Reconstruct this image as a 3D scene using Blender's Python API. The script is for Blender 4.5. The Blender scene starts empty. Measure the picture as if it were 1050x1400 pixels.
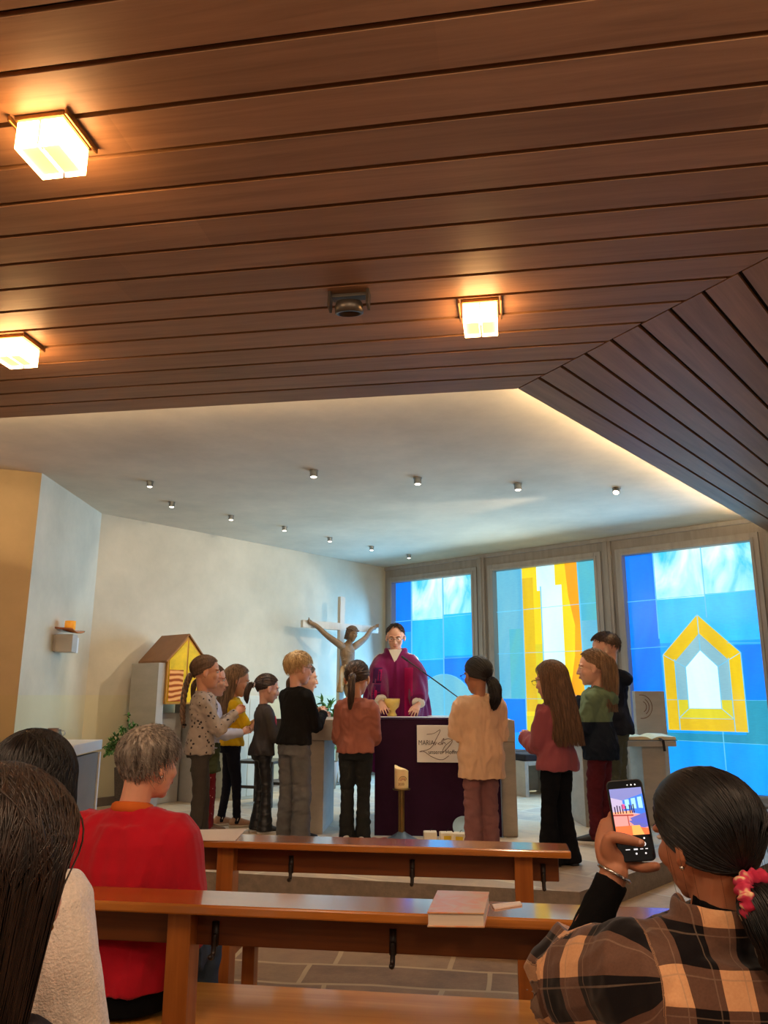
import bpy, bmesh, math, random
import numpy as np
from mathutils import Vector, Matrix
random.seed(7); RNG = np.random.default_rng(7)
PI = math.pi
COL = bpy.context.scene.collection
SC = bpy.context.scene

# ------------------------------------------------------------------ measured camera
FPX, PITCH, ROLL = 1060.6, math.radians(13.243), math.radians(.182)
CAM = np.array([0, 0, 1.47])
_cp, _sp, _c, _s = math.cos(PITCH), math.sin(PITCH), math.cos(ROLL), math.sin(ROLL)
_fw = np.array([0, _cp, _sp]); _up0 = np.array([0, -_sp, _cp]); _r0 = np.array([1., 0, 0])
_rt = _c * _r0 + _s * _up0; _up = -_s * _r0 + _c * _up0
def ray(x, y): return _rt * (x - 525) / FPX + _up * (700 - y) / FPX + _fw
def atz(x, y, z):
    d = ray(x, y); return CAM + d * (z - CAM[2]) / d[2]
def aty(x, y, Y):
    d = ray(x, y); return CAM + d * (Y - CAM[1]) / d[1]
def atpl(x, y, P, n):
    d = ray(x, y); return CAM + d * ((np.array(P) - CAM) @ n) / (d @ n)
def az(a):
    a = math.radians(a); return np.array([math.sin(a), math.cos(a), 0.])
def nrm(v):
    v = np.asarray(v, float); return v / (np.linalg.norm(v) + 1e-12)

# ------------------------------------------------------------------ materials
def lin(c):
    out = []
    for v in c[:3]:
        v = v / 255.0
        out.append(v / 12.92 if v <= .04045 else ((v + .055) / 1.055) ** 2.4)
    return (*out, 1.0)
MATS = {}
def nodes(name):
    m = bpy.data.materials.new(name); m.use_nodes = True
    nt = m.node_tree; return m, nt, nt.nodes['Principled BSDF']
def N(nt, t, **kw):
    n = nt.nodes.new(t)
    for k, v in kw.items():
        if k.startswith('i_'):
            key = k[2:]; key = int(key) if key.isdigit() else key.replace('_', ' ')
            n.inputs[key].default_value = v
        else: setattr(n, k, v)
    return n
def coords(nt, scale=(1, 1, 1), kind='Object'):
    tc = N(nt, 'ShaderNodeTexCoord'); mp = N(nt, 'ShaderNodeMapping')
    mp.inputs['Scale'].default_value = scale
    nt.links.new(tc.outputs[kind], mp.inputs[0]); return mp.outputs[0]
def ramp(nt, fac, stops, interp='LINEAR'):
    r = N(nt, 'ShaderNodeValToRGB'); r.color_ramp.interpolation = interp
    els = r.color_ramp.elements
    while len(els) < len(stops): els.new(.5)
    for e, (p, c) in zip(els, stops): e.position = p; e.color = lin(c) if max(c) > 1.01 else (*c, 1)
    nt.links.new(fac, r.inputs[0]); return r.outputs[0]
def mixc(nt, fac, a, b, mode='MIX'):
    m = N(nt, 'ShaderNodeMix', data_type='RGBA', blend_type=mode)
    for sock, v in ((0, fac), (6, a), (7, b)):
        if hasattr(v, 'links') or hasattr(v, 'is_linked'): nt.links.new(v, m.inputs[sock])
        else: m.inputs[sock].default_value = v
    return m.outputs[2]
def mat(name, col, rough=.6, metal=0., var=.12, scale=6., stretch=(1, 1, 1), bump=0., bscale=None, spec=.5, sheen=0., coat=0.,
        emit=None, estr=0., trans=0., sss=0.):
    if name in MATS: return MATS[name]
    m, nt, b = nodes(name); c = lin(col)
    if var > 0 or bump > 0:
        v = coords(nt, stretch)
        nz = N(nt, 'ShaderNodeTexNoise', i_Scale=scale, i_Detail=5., i_Roughness=.6)
        nt.links.new(v, nz.inputs['Vector'])
    if var > 0:
        d = tuple(x * (1 - var) for x in c[:3]); e = tuple(min(1, x * (1 + var)) for x in c[:3])
        r = N(nt, 'ShaderNodeValToRGB'); r.color_ramp.elements[0].position = .3; r.color_ramp.elements[1].position = .7
        r.color_ramp.elements[0].color = (*d, 1); r.color_ramp.elements[1].color = (*e, 1)
        nt.links.new(nz.outputs[0], r.inputs[0]); nt.links.new(r.outputs[0], b.inputs['Base Color'])
    else: b.inputs['Base Color'].default_value = c
    b.inputs['Roughness'].default_value = rough; b.inputs['Metallic'].default_value = metal
    b.inputs['Specular IOR Level'].default_value = spec
    if sheen: b.inputs['Sheen Weight'].default_value = sheen
    if coat: b.inputs['Coat Weight'].default_value = coat; b.inputs['Coat Roughness'].default_value = .12
    if trans: b.inputs['Transmission Weight'].default_value = trans
    if sss:
        b.inputs['Subsurface Weight'].default_value = sss; b.inputs['Subsurface Radius'].default_value = (.01, .004, .002); b.inputs['Subsurface Scale'].default_value = .5
    if emit: b.inputs['Emission Color'].default_value = lin(emit); b.inputs['Emission Strength'].default_value = estr
    if bump > 0:
        n2 = N(nt, 'ShaderNodeTexNoise', i_Scale=bscale or scale * 4, i_Detail=4.)
        nt.links.new(v, n2.inputs['Vector'])
        bp = N(nt, 'ShaderNodeBump', i_Strength=bump, i_Distance=.01)
        nt.links.new(n2.outputs[0], bp.inputs['Height']); nt.links.new(bp.outputs[0], b.inputs['Normal'])
    MATS[name] = m; return m
def fabric(name, col, var=.08, bump=.25, scale=9., rough=.92, sheen=.0):
    return mat(name, col, rough, var=var, scale=scale, bump=bump, bscale=420., spec=.15, sheen=sheen)
def wood(name, c0, c1, along='x', rough=.4, coat=0., sc=1., tone=False, spec=.5):
    m, nt, b = nodes(name)
    st = {'x': (.5, 9, 9), 'y': (9, .5, 9), 'z': (9, 9, .5)}[along]
    v = coords(nt, tuple(s * sc for s in st))
    n1 = N(nt, 'ShaderNodeTexNoise', i_Scale=2.2, i_Detail=7., i_Roughness=.65, i_Distortion=.7)
    nt.links.new(v, n1.inputs['Vector'])
    c = ramp(nt, n1.outputs[0], [(.3, c0), (.72, c1)])
    if tone:
        at = N(nt, 'ShaderNodeAttribute', attribute_name='tone')
        c = mixc(nt, 1., c, at.outputs['Color'], 'MULTIPLY')
    nt.links.new(c, b.inputs['Base Color'])
    b.inputs['Roughness'].default_value = rough; b.inputs['Coat Weight'].default_value = coat; b.inputs['Coat Roughness'].default_value = .09
    b.inputs['Specular IOR Level'].default_value = spec
    bp = N(nt, 'ShaderNodeBump', i_Strength=.12, i_Distance=.004)
    nt.links.new(n1.outputs[0], bp.inputs['Height']); nt.links.new(bp.outputs[0], b.inputs['Normal'])
    MATS[name] = m; return m
def split_z(name, below, above, z0, rough=.92):
    m, nt, b = nodes(name); tc = N(nt, 'ShaderNodeTexCoord'); sp = N(nt, 'ShaderNodeSeparateXYZ')
    nt.links.new(tc.outputs['Object'], sp.inputs[0])
    g = N(nt, 'ShaderNodeMath', operation='GREATER_THAN'); g.inputs[1].default_value = z0
    nt.links.new(sp.outputs[2], g.inputs[0])
    nt.links.new(mixc(nt, g.outputs[0], lin(below), lin(above)), b.inputs['Base Color'])
    b.inputs['Roughness'].default_value = rough; b.inputs['Specular IOR Level'].default_value = .15
    MATS[name] = m; return m
def spotted(name, base, spots, scale=28., thr=.22, rough=.92):
    m, nt, b = nodes(name); v = coords(nt)
    vo = N(nt, 'ShaderNodeTexVoronoi', i_Scale=scale); nt.links.new(v, vo.inputs['Vector'])
    nz = N(nt, 'ShaderNodeTexNoise', i_Scale=scale * 3); nt.links.new(v, nz.inputs['Vector'])
    a = N(nt, 'ShaderNodeMath', operation='MULTIPLY_ADD'); a.inputs[1].default_value = .25; nt.links.new(nz.outputs[0], a.inputs[0]); nt.links.new(vo.outputs['Distance'], a.inputs[2])
    l = N(nt, 'ShaderNodeMath', operation='LESS_THAN'); l.inputs[1].default_value = thr + .12; nt.links.new(a.outputs[0], l.inputs[0])
    nt.links.new(mixc(nt, l.outputs[0], lin(base), lin(spots)), b.inputs['Base Color'])
    b.inputs['Roughness'].default_value = rough; b.inputs['Specular IOR Level'].default_value = .15
    MATS[name] = m; return m

# ------------------------------------------------------------------ mesh builder
def cr(pts, n):
    """Catmull-Rom resample of an (m,k) array to n points"""
    P = np.asarray(pts, float); m = len(P)
    if m == 2: return P[0] + (P[1] - P[0]) * np.linspace(0, 1, n)[:, None]
    E = np.vstack([2 * P[0] - P[1], P, 2 * P[-1] - P[-2]])
    t = np.linspace(0, m - 1 - 1e-9, n); i = t.astype(int); u = (t - i)[:, None]
    a, b, c, d = E[i], E[i + 1], E[i + 2], E[i + 3]
    return .5 * (2 * b + (c - a) * u + (2 * a - 5 * b + 4 * c - d) * u ** 2 + (3 * b - a - 3 * c + d) * u ** 3)
class MB:
    def __init__(s): s.v = []; s.f = []; s.m = []; s.M = None
    def add(s, V, F, mi=0):
        V = np.asarray(V, float)
        if s.M is not None: V = V @ s.M[:3, :3].T + s.M[:3, 3]
        o = sum(len(a) for a in s.v) if not hasattr(s, 'n') else s.n
        s.n = o + len(V); s.v.append(V)
        s.f += [tuple(i + o for i in f) for f in F]; s.m += [mi] * len(F); return s
    def box(s, c, size, R=None, mi=0):
        h = np.array(size) / 2
        V = np.array([[x, y, z] for x in (-1, 1) for y in (-1, 1) for z in (-1, 1)]) * h
        if R is not None: V = V @ np.asarray(R).T
        V = V + np.array(c)
        return s.add(V, [(0, 1, 3, 2), (4, 6, 7, 5), (0, 4, 5, 1), (2, 3, 7, 6), (0, 2, 6, 4), (1, 5, 7, 3)], mi)
    def prism(s, poly, off, mi=0):
        """closed polygon (list of 3d points) extruded by vector off"""
        P = np.array(poly, float); n = len(P); V = np.vstack([P, P + np.array(off)])
        F = [tuple(range(n))[::-1], tuple(range(n, 2 * n))] + [(i, (i + 1) % n, n + (i + 1) % n, n + i) for i in range(n)]
        return s.add(V, F, mi)
    def loft(s, pts, rx, ry=None, seg=12, n=None, ref=(0, 1, 0), cap='round', mi=0, closed=False, power=1.):
        """tube along pts; rx across (perp to ref), ry along ref"""
        P = np.asarray(pts, float); ry = rx if ry is None else ry
        rx = np.broadcast_to(np.asarray(rx, float), (len(P),)); ry = np.broadcast_to(np.asarray(ry, float), (len(P),))
        if n: 
            A = cr(np.column_stack([P, rx, ry]), n); P, rx, ry = A[:, :3], np.maximum(A[:, 3], 1e-4), np.maximum(A[:, 4], 1e-4)
        T = np.gradient(P, axis=0); T /= np.linalg.norm(T, axis=1)[:, None] + 1e-12
        rings = []; ref = np.asarray(ref, float)
        a = np.linspace(0, 2 * PI, seg, endpoint=False); ca, sa = np.cos(a), np.sin(a)
        if power != 1: ca = np.sign(ca) * abs(ca) ** power; sa = np.sign(sa) * abs(sa) ** power
        fr = []
        for t in T:
            u = np.cross(t, ref)
            if np.linalg.norm(u) < 1e-3: u = np.cross(t, (1, .01, 0.02))
            u = nrm(u); fr.append((u, np.cross(u, t)))
        def ring(p, f, kx, ky): return p + np.outer(ca * kx, f[0]) + np.outer(sa * ky, f[1])
        if cap == 'round':
            for k in (.3, .7, .92):
                q = math.sqrt(1 - k * k) * min(rx[0], ry[0]); rings.append(ring(P[0] - T[0] * q, fr[0], rx[0] * k, ry[0] * k))
        for p, f, kx, ky in zip(P, fr, rx, ry): rings.append(ring(p, f, kx, ky))
        if cap == 'round':
            for k in (.92, .7, .3):
                q = math.sqrt(1 - k * k) * min(rx[-1], ry[-1]); rings.append(ring(P[-1] + T[-1] * q, fr[-1], rx[-1] * k, ry[-1] * k))
        nr = len(rings); F = []
        for i in range(nr - 1):
            for j in range(seg):
                F.append((i * seg + j, i * seg + (j + 1) % seg, (i + 1) * seg + (j + 1) % seg, (i + 1) * seg + j))
        if cap: F.append(tuple(range(seg))[::-1]); F.append(tuple((nr - 1) * seg + j for j in range(seg)))
        return s.add(np.vstack(rings), F, mi)
    def ell(s, c, r, R=None, seg=16, rings=10, mi=0):
        th = np.linspace(0, PI, rings + 1)[1:-1]; ph = np.linspace(0, 2 * PI, seg, endpoint=False)
        V = [(0, 0, 1)] + [(math.sin(t) * math.cos(p), math.sin(t) * math.sin(p), math.cos(t)) for t in th for p in ph] + [(0, 0, -1)]
        V = np.array(V) * np.array(r)
        if R is not None: V = V @ np.asarray(R).T
        V = V + np.array(c); k = len(th); F = []
        for j in range(seg):
            F.append((0, 1 + j, 1 + (j + 1) % seg)); b = 1 + (k - 1) * seg
            F.append((b + (j + 1) % seg, b + j, len(V) - 1))
            for i in range(k - 1): F.append((1 + i * seg + j, 1 + (i + 1) * seg + j, 1 + (i + 1) * seg + (j + 1) % seg, 1 + i * seg + (j + 1) % seg))
        return s.add(V, F, mi)
    def lathe(s, prof, c=(0, 0, 0), seg=32, mi=0):
        """profile [(r,z)...] turned about z"""
        a = np.linspace(0, 2 * PI, seg, endpoint=False)
        V = np.array([(r * math.cos(t), r * math.sin(t), z) for r, z in prof for t in a]) + np.array(c); F = []
        for i in range(len(prof) - 1):
            for j in range(seg): F.append((i * seg + j, i * seg + (j + 1) % seg, (i + 1) * seg + (j + 1) % seg, (i + 1) * seg + j))
        F.append(tuple(range(seg))[::-1]); F.append(tuple((len(prof) - 1) * seg + j for j in range(seg)))
        return s.add(V, F, mi)
    def mesh(s, name):
        V = np.vstack(s.v); me = bpy.data.meshes.new(name); me.from_pydata(V.tolist(), [], s.f); return me
    def build(s, name, mats, parent=None, smooth=False, bevel=0., bseg=2, loc=None, fix=True):
        me = s.mesh(name)
        for m in (mats if isinstance(mats, (list, tuple)) else [mats]): me.materials.append(m)
        me.polygons.foreach_set('material_index', s.m)
        if fix:
            bm = bmesh.new(); bm.from_mesh(me); bmesh.ops.recalc_face_normals(bm, faces=bm.faces); bm.to_mesh(me); bm.free()
        if smooth: me.polygons.foreach_set('use_smooth', [True] * len(me.polygons))
        o = bpy.data.objects.new(name, me); COL.objects.link(o)
        if parent is not None: o.parent = parent
        if loc is not None: o.location = loc
        if bevel:
            b = o.modifiers.new('edge', 'BEVEL'); b.width = bevel; b.segments = bseg; b.limit_method = 'ANGLE'; b.angle_limit = math.radians(40)
        return o
def fuse(mb, name, m, parent=None, voxel=.006, smooth=4, disp=None, post=None):
    """one continuous surface from overlapping closed shapes"""
    me = mb.mesh('tmp'); o = bpy.data.objects.new('tmp', me); COL.objects.link(o)
    r = o.modifiers.new('r', 'REMESH'); r.mode = 'VOXEL'; r.voxel_size = voxel
    if smooth:
        sm = o.modifiers.new('s', 'SMOOTH'); sm.factor = .5; sm.iterations = smooth
    dg = bpy.context.evaluated_depsgraph_get()
    me2 = bpy.data.meshes.new_from_object(o.evaluated_get(dg)); bpy.data.objects.remove(o); bpy.data.meshes.remove(me)
    me2.name = name; nv = len(me2.vertices)
    if disp:
        co = np.empty(nv * 3); me2.vertices.foreach_get('co', co); co = co.reshape(-1, 3)
        no = np.empty(nv * 3); me2.vertex_normals.foreach_get('vector', no); no = no.reshape(-1, 3)
        co = co + no * disp(co)[:, None]; me2.vertices.foreach_set('co', co.ravel())
    me2.materials.clear(); me2.materials.append(m)
    me2.polygons.foreach_set('use_smooth', [True] * len(me2.polygons)); me2.update()
    if post: post(me2)
    ob = bpy.data.objects.new(name, me2); COL.objects.link(ob)
    if parent is not None: ob.parent = parent
    return ob
def folds(amp, freq=14., seed=0, ax=(1, 1, 1)):
    """soft cloth folds"""
    g = np.random.default_rng(seed)
    def f(P):
        Q = P * np.array(ax) * freq * 1.5; out = np.zeros(len(P))
        w = np.sin(Q @ g.normal(size=3) * .5 + g.uniform(0, 6)) * 1.6 + np.sin(Q @ g.normal(size=3) * .9 + g.uniform(0, 6))
        for k in range(6):
            d = nrm(g.normal(size=3)); q = np.sin((Q @ d) * (1 + .5 * k) + w * (1 + .2 * k) + g.uniform(0, 6)); out += np.sign(q) * np.abs(q) ** 1.4 / (1 + .4 * k)
        return amp * (out / 2.2 - .25)
    return f

def tag(o, label=None, cat=None, group=None, kind=None):
    if label: o['label'] = label
    if cat: o['category'] = cat
    if group: o['group'] = group
    if kind: o['kind'] = kind
    return o
def thing(name, loc, label, cat, group=None, azim=0.):
    o = bpy.data.objects.new(name, None); COL.objects.link(o); o.location = loc; o.rotation_euler = (0, 0, -math.radians(azim)); o.empty_display_size = .1
    return tag(o, label, cat, group)
def copy_tree(o, parent=None):
    c = o.copy(); COL.objects.link(c)
    if parent is not None: c.parent = parent
    for ch in o.children: copy_tree(ch, c)
    return c
def struct(o): o['kind'] = 'structure'; return o
def Rz(a_deg):
    a = -math.radians(a_deg); return np.array([[math.cos(a), -math.sin(a), 0], [math.sin(a), math.cos(a), 0], [0, 0, 1]])
def rot(axis, deg):
    return np.array(Matrix.Rotation(math.radians(deg), 3, Vector(axis)))
LAMP, NAVE, SPOTW, DAY, WORLD, EXPOSURE, COVE = 26., 58., 66., 92., .28, 0., 320.
# ================================================================== SETTING
UL, UW, US, UP = az(40.2), az(-48.8), az(-80.9), az(-82.1)
NL, NS = np.array([UL[1], -UL[0], 0]), np.array([US[1], -US[0], 0])      # NL: out of the left wall into the room
NWI = az(-138.8)                                                            # out of the window wall into the room
HC, HW, PZ = 3.46, 3.25, .30                                                # plaster ceiling, timber ceiling, chancel floor
K = np.array([.026, 12.385, 0]); KB = np.array([-3.2, 8.567, 0]); KA = np.array([-3.173, 6.922, 0]); KE = KA + az(247.7) * 4.0

def plaster(name, col, band=None):
    m, nt, b = nodes(name); v = coords(nt, (1, 1, 1))
    n1 = N(nt, 'ShaderNodeTexNoise', i_Scale=1.3, i_Detail=6., i_Roughness=.65); nt.links.new(v, n1.inputs['Vector'])
    n2 = N(nt, 'ShaderNodeTexNoise', i_Scale=38., i_Detail=5.); nt.links.new(v, n2.inputs['Vector'])
    c = lin(col); c0 = tuple(int(x * .93) for x in col); c1 = tuple(min(255, int(x * 1.04)) for x in col)
    cc = ramp(nt, n1.outputs[0], [(.3, c0), (.7, c1)])
    if band:
        sp = N(nt, 'ShaderNodeSeparateXYZ'); nt.links.new(v, sp.inputs[0])
        l = N(nt, 'ShaderNodeMath', operation='LESS_THAN'); l.inputs[1].default_value = band[0]; nt.links.new(sp.outputs[2], l.inputs[0])
        cc = mixc(nt, l.outputs[0], cc, mixc(nt, .6, cc, lin(band[1])))
    nt.links.new(cc, b.inputs['Base Color']); b.inputs['Roughness'].default_value = .9; b.inputs['Specular IOR Level'].default_value = .2
    bp = N(nt, 'ShaderNodeBump', i_Strength=.12, i_Distance=.006); nt.links.new(n2.outputs[0], bp.inputs['Height']); nt.links.new(bp.outputs[0], b.inputs['Normal'])
    return m
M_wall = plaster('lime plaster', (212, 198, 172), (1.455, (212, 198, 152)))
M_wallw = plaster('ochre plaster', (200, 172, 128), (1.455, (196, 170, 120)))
M_ceil = plaster('ceiling plaster', (214, 196, 168))
M_conc = mat('limed timber grey', (150, 140, 130), .7, var=.12, scale=3., stretch=(6, 6, .6), bump=.15)
M_frame = mat('window frame grey', (158, 150, 142), .6, var=.1, scale=3., stretch=(5, 5, .5), bump=.1)

def stone(name, w, h, rotz, cols, mortar, sc=1.):
    m, nt, b = nodes(name)
    tc = N(nt, 'ShaderNodeTexCoord'); mp = N(nt, 'ShaderNodeMapping'); mp.inputs['Rotation'].default_value = (0, 0, math.radians(rotz))
    nt.links.new(tc.outputs['Object'], mp.inputs[0])
    nz = N(nt, 'ShaderNodeTexNoise', i_Scale=1.1, i_Detail=2.); nt.links.new(mp.outputs[0], nz.inputs['Vector'])
    vm = N(nt, 'ShaderNodeVectorMath', operation='MULTIPLY_ADD'); vm.inputs[1].default_value = (.16, .16, 0)
    nt.links.new(nz.outputs['Color'], vm.inputs[0]); nt.links.new(mp.outputs[0], vm.inputs[2])
    br = N(nt, 'ShaderNodeTexBrick', offset=.37, squash=1.6, squash_frequency=3)
    br.inputs['Scale'].default_value = 1.; br.inputs['Mortar Size'].default_value = .014; br.inputs['Brick Width'].default_value = w
    br.inputs['Row Height'].default_value = h; br.inputs['Color1'].default_value = (0, 0, 0, 1); br.inputs['Color2'].default_value = (1, 1, 1, 1); br.inputs['Mortar'].default_value = (.5, .5, .5, 1)
    nt.links.new(vm.outputs[0], br.inputs['Vector'])
    n2 = N(nt, 'ShaderNodeTexNoise', i_Scale=5., i_Detail=8., i_Roughness=.7); nt.links.new(mp.outputs[0], n2.inputs['Vector'])
    n3 = N(nt, 'ShaderNodeTexNoise', i_Scale=70., i_Detail=4.); nt.links.new(mp.outputs[0], n3.inputs['Vector'])
    mx = N(nt, 'ShaderNodeMath', operation='MULTIPLY_ADD'); mx.inputs[1].default_value = .45; nt.links.new(br.outputs['Color'], mx.inputs[0]); 
    m2 = N(nt, 'ShaderNodeMath', operation='MULTIPLY'); m2.inputs[1].default_value = .75; nt.links.new(n2.outputs[0], m2.inputs[0]); nt.links.new(m2.outputs[0], mx.inputs[2])
    c = ramp(nt, mx.outputs[0], [(.2 + .2 * i, q) for i, q in enumerate(cols)])
    c = mixc(nt, br.outputs['Fac'], c, lin(mortar)); nt.links.new(c, b.inputs['Base Color'])
    b.inputs['Roughness'].default_value = .55
    hh = N(nt, 'ShaderNodeMath', operation='MULTIPLY_ADD'); hh.inputs[1].default_value = -.7; nt.links.new(br.outputs['Fac'], hh.inputs[0])
    h3 = N(nt, 'ShaderNodeMath', operation='MULTIPLY_ADD'); h3.inputs[1].default_value = .25; nt.links.new(n3.outputs[0], h3.inputs[0]); nt.links.new(n2.outputs[0], h3.inputs[2]); nt.links.new(h3.outputs[0], hh.inputs[2])
    bp = N(nt, 'ShaderNodeBump', i_Strength=.5, i_Distance=.012); nt.links.new(hh.outputs[0], bp.inputs['Height']); nt.links.new(bp.outputs[0], b.inputs['Normal'])
    return m
M_floor = stone('nave stone', .62, .30, 8, [(96, 74, 58), (132, 104, 82), (156, 128, 100), (140, 112, 92)], (186, 164, 132))
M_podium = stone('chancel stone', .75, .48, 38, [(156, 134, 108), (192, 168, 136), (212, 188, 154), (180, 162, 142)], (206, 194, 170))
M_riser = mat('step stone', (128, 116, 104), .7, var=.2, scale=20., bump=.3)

fl = struct(MB().box((-.2, 4.5, -.05), (14, 21, .1)).build('floor', M_floor))
# chancel: two steps
FA, FB, FC = np.array([-6.2, 6.77, 0]), np.array([1.2, 5.14, 0]), np.array([4.65, 8.86, 0])
d1, d2 = nrm(FB - FA), nrm(FC - FB); n1 = np.array([d1[1], -d1[0], 0]); n2 = np.array([d2[1], -d2[0], 0])
def offs(t):
    a = FA + n1 * t; c = FC + n2 * t; A = np.array([d1[:2], -d2[:2]]).T
    q = np.linalg.solve(A, (c - a)[:2]); return a, a + d1 * q[0], c
def podium(name, t, z0, z1):
    a, b_, c = offs(t); mb = MB()
    poly = [a, b_, c, K + NWI * .02 + np.array([.3, -.2, 0]), K + np.array([-.02, -.02, 0]), KB, KA, KE]
    poly = [np.array([p[0], p[1], z0]) for p in poly]
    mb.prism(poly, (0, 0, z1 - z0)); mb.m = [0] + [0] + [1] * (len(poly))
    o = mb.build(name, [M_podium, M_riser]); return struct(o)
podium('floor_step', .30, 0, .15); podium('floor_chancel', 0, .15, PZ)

def wall(name, p, q, z0, z1, th, m, side):
    p, q = np.array(p[:2]), np.array(q[:2]); d = nrm(np.append(q - p, 0))[:2]; nn = np.array([d[1], -d[0]]) * side
    P = [(*p, z0), (*q, z0), (*(q + nn * th), z0), (*(p + nn * th), z0)]
    return MB().prism(P, (0, 0, z1 - z0)).build(name, m)
struct(wall('wall_left', KB, K + UL * .2, PZ, HC, .2, M_wall, -1))
struct(wall('wall_niche', KA, KB, PZ, HC, .2, M_wall, -1))
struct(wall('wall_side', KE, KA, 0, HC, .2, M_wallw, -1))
def Wt(t, z, off=0.): return K - UW * t + NWI * off + np.array([0, 0, z])
RW = np.column_stack([-UW, NWI, (0, 0, 1)])
def wbox(mb, t0, t1, z0, z1, o0, o1, mi=0):
    return mb.box(Wt((t0 + t1) / 2, (z0 + z1) / 2, (o0 + o1) / 2), (t1 - t0, o1 - o0, z1 - z0), RW, mi)
WIN = [(.15, 1.68), (2.05, 3.62), (4.0, 5.55)]; GZ0, GZ1 = .42, 3.2
mb = MB()
wbox(mb, -.2, 8, GZ1 + .03, HC, -.2, 0); wbox(mb, -.2, 8, 0, GZ0 - .03, -.2, 0)
for a, b in ((-.2, .12), (1.71, 2.02), (3.65, 3.97), (5.58, 8)): wbox(mb, a, b, GZ0 - .03, GZ1 + .03, -.2, 0)
struct(mb.build('wall_right', M_conc))
mb = MB(); wbox(mb, 0, 8, HC - .055, HC, 0, .03); struct(mb.build('trim_1', M_frame, bevel=.006))
for i, t in enumerate((1.865, 3.81, 5.76)):
    mb = MB(); wbox(mb, t - .055, t + .055, PZ, HC - .055, 0, .05); wbox(mb, t - .02, t + .02, PZ, HC - .055, .05, .065)
    struct(mb.build('trim_%d' % (i + 2), M_conc, bevel=.005))
mb = MB(); wbox(mb, 0, 8, PZ, .36, 0, .04); struct(mb.build('baseboard_right', M_frame))
mb = MB(); c = (KB + K) / 2; L = np.linalg.norm(K - KB)
mb.box(c + NL * .008 + np.array([0, 0, PZ + .045]), (L, .016, .09), np.column_stack([UL, NL, (0, 0, 1)])); struct(mb.build('baseboard_left', mat('skirting', (120, 105, 90), .6)))

# --- stained glass
def glass(name, c0, c1, s=1.0, scale=1.6, st=(1, 1, .35), thr=(.3, .7), c2=None):
    def dens(c):                                                             # denser red and green in the glass, the blue passes freely
        f = lambda v: 255 * (max(0, v / 255) ** 2.2 / 1.5) ** (1 / 2.2)
        return (f(c[0]), f(c[1]), c[2])
    if c0[0] < 10: c0, c1, s = dens(c0), dens(c1), s * 1.47
    m, nt, b = nodes(name); v = coords(nt, st)
    n1 = N(nt, 'ShaderNodeTexNoise', i_Scale=scale, i_Detail=4., i_Distortion=.8); nt.links.new(v, n1.inputs['Vector'])
    n2 = N(nt, 'ShaderNodeTexNoise', i_Scale=40., i_Detail=3.); v2 = coords(nt, (.4, .4, 2.5)); nt.links.new(v2, n2.inputs['Vector'])
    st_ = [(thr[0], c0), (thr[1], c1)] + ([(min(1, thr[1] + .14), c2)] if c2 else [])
    c = ramp(nt, n1.outputs[0], st_)
    c = mixc(nt, .12, c, n2.outputs[0], 'OVERLAY')
    b.inputs['Base Color'].default_value = (.02, .03, .04, 1); b.inputs['Roughness'].default_value = .15
    nt.links.new(c, b.inputs['Emission Color']); b.inputs['Emission Strength'].default_value = s * 1.12
    bp = N(nt, 'ShaderNodeBump', i_Strength=.15, i_Distance=.004); nt.links.new(n2.outputs[0], bp.inputs['Height']); nt.links.new(bp.outputs[0], b.inputs['Normal'])
    return m
G = dict(
    deep=glass('glass deep blue', (0, 112, 214), (0, 140, 236)), mid=glass('glass azure', (0, 146, 234), (20, 176, 246)),
    cy=glass('glass cyan', (0, 172, 240), (50, 210, 252)), pale=glass('glass painted sky', (60, 205, 248), (170, 244, 255), 1.0, 2.6, (1, 1, .5), (.36, .5), (236, 255, 255)),  # pale: white blotches of bright sky behind the glass, painted into its emission
    teal=glass('glass teal', (18, 130, 170), (50, 160, 190)), grey=glass('glass smoke blue', (86, 176, 214), (120, 196, 214)),
    green=glass('glass sea green', (96, 190, 190), (60, 176, 222)), yel=glass('glass yellow', (240, 206, 0), (255, 232, 20)),
    ol=glass('glass lemon', (206, 196, 20), (236, 222, 40)), amb=glass('glass amber', (236, 150, 0), (250, 180, 0), 1., 1.4, (1, 1, .5), (.35, .65)),
    wht=glass('glass white', (196, 248, 255), (232, 255, 255), 1.05), gold=glass('glass gold', (214, 176, 0), (240, 204, 0)),
    smoke=glass('glass grey', (120, 176, 196), (150, 200, 210)), lead=glass('glass joint', (84, 190, 238), (120, 214, 248), .9))
GN = list(G)
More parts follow.
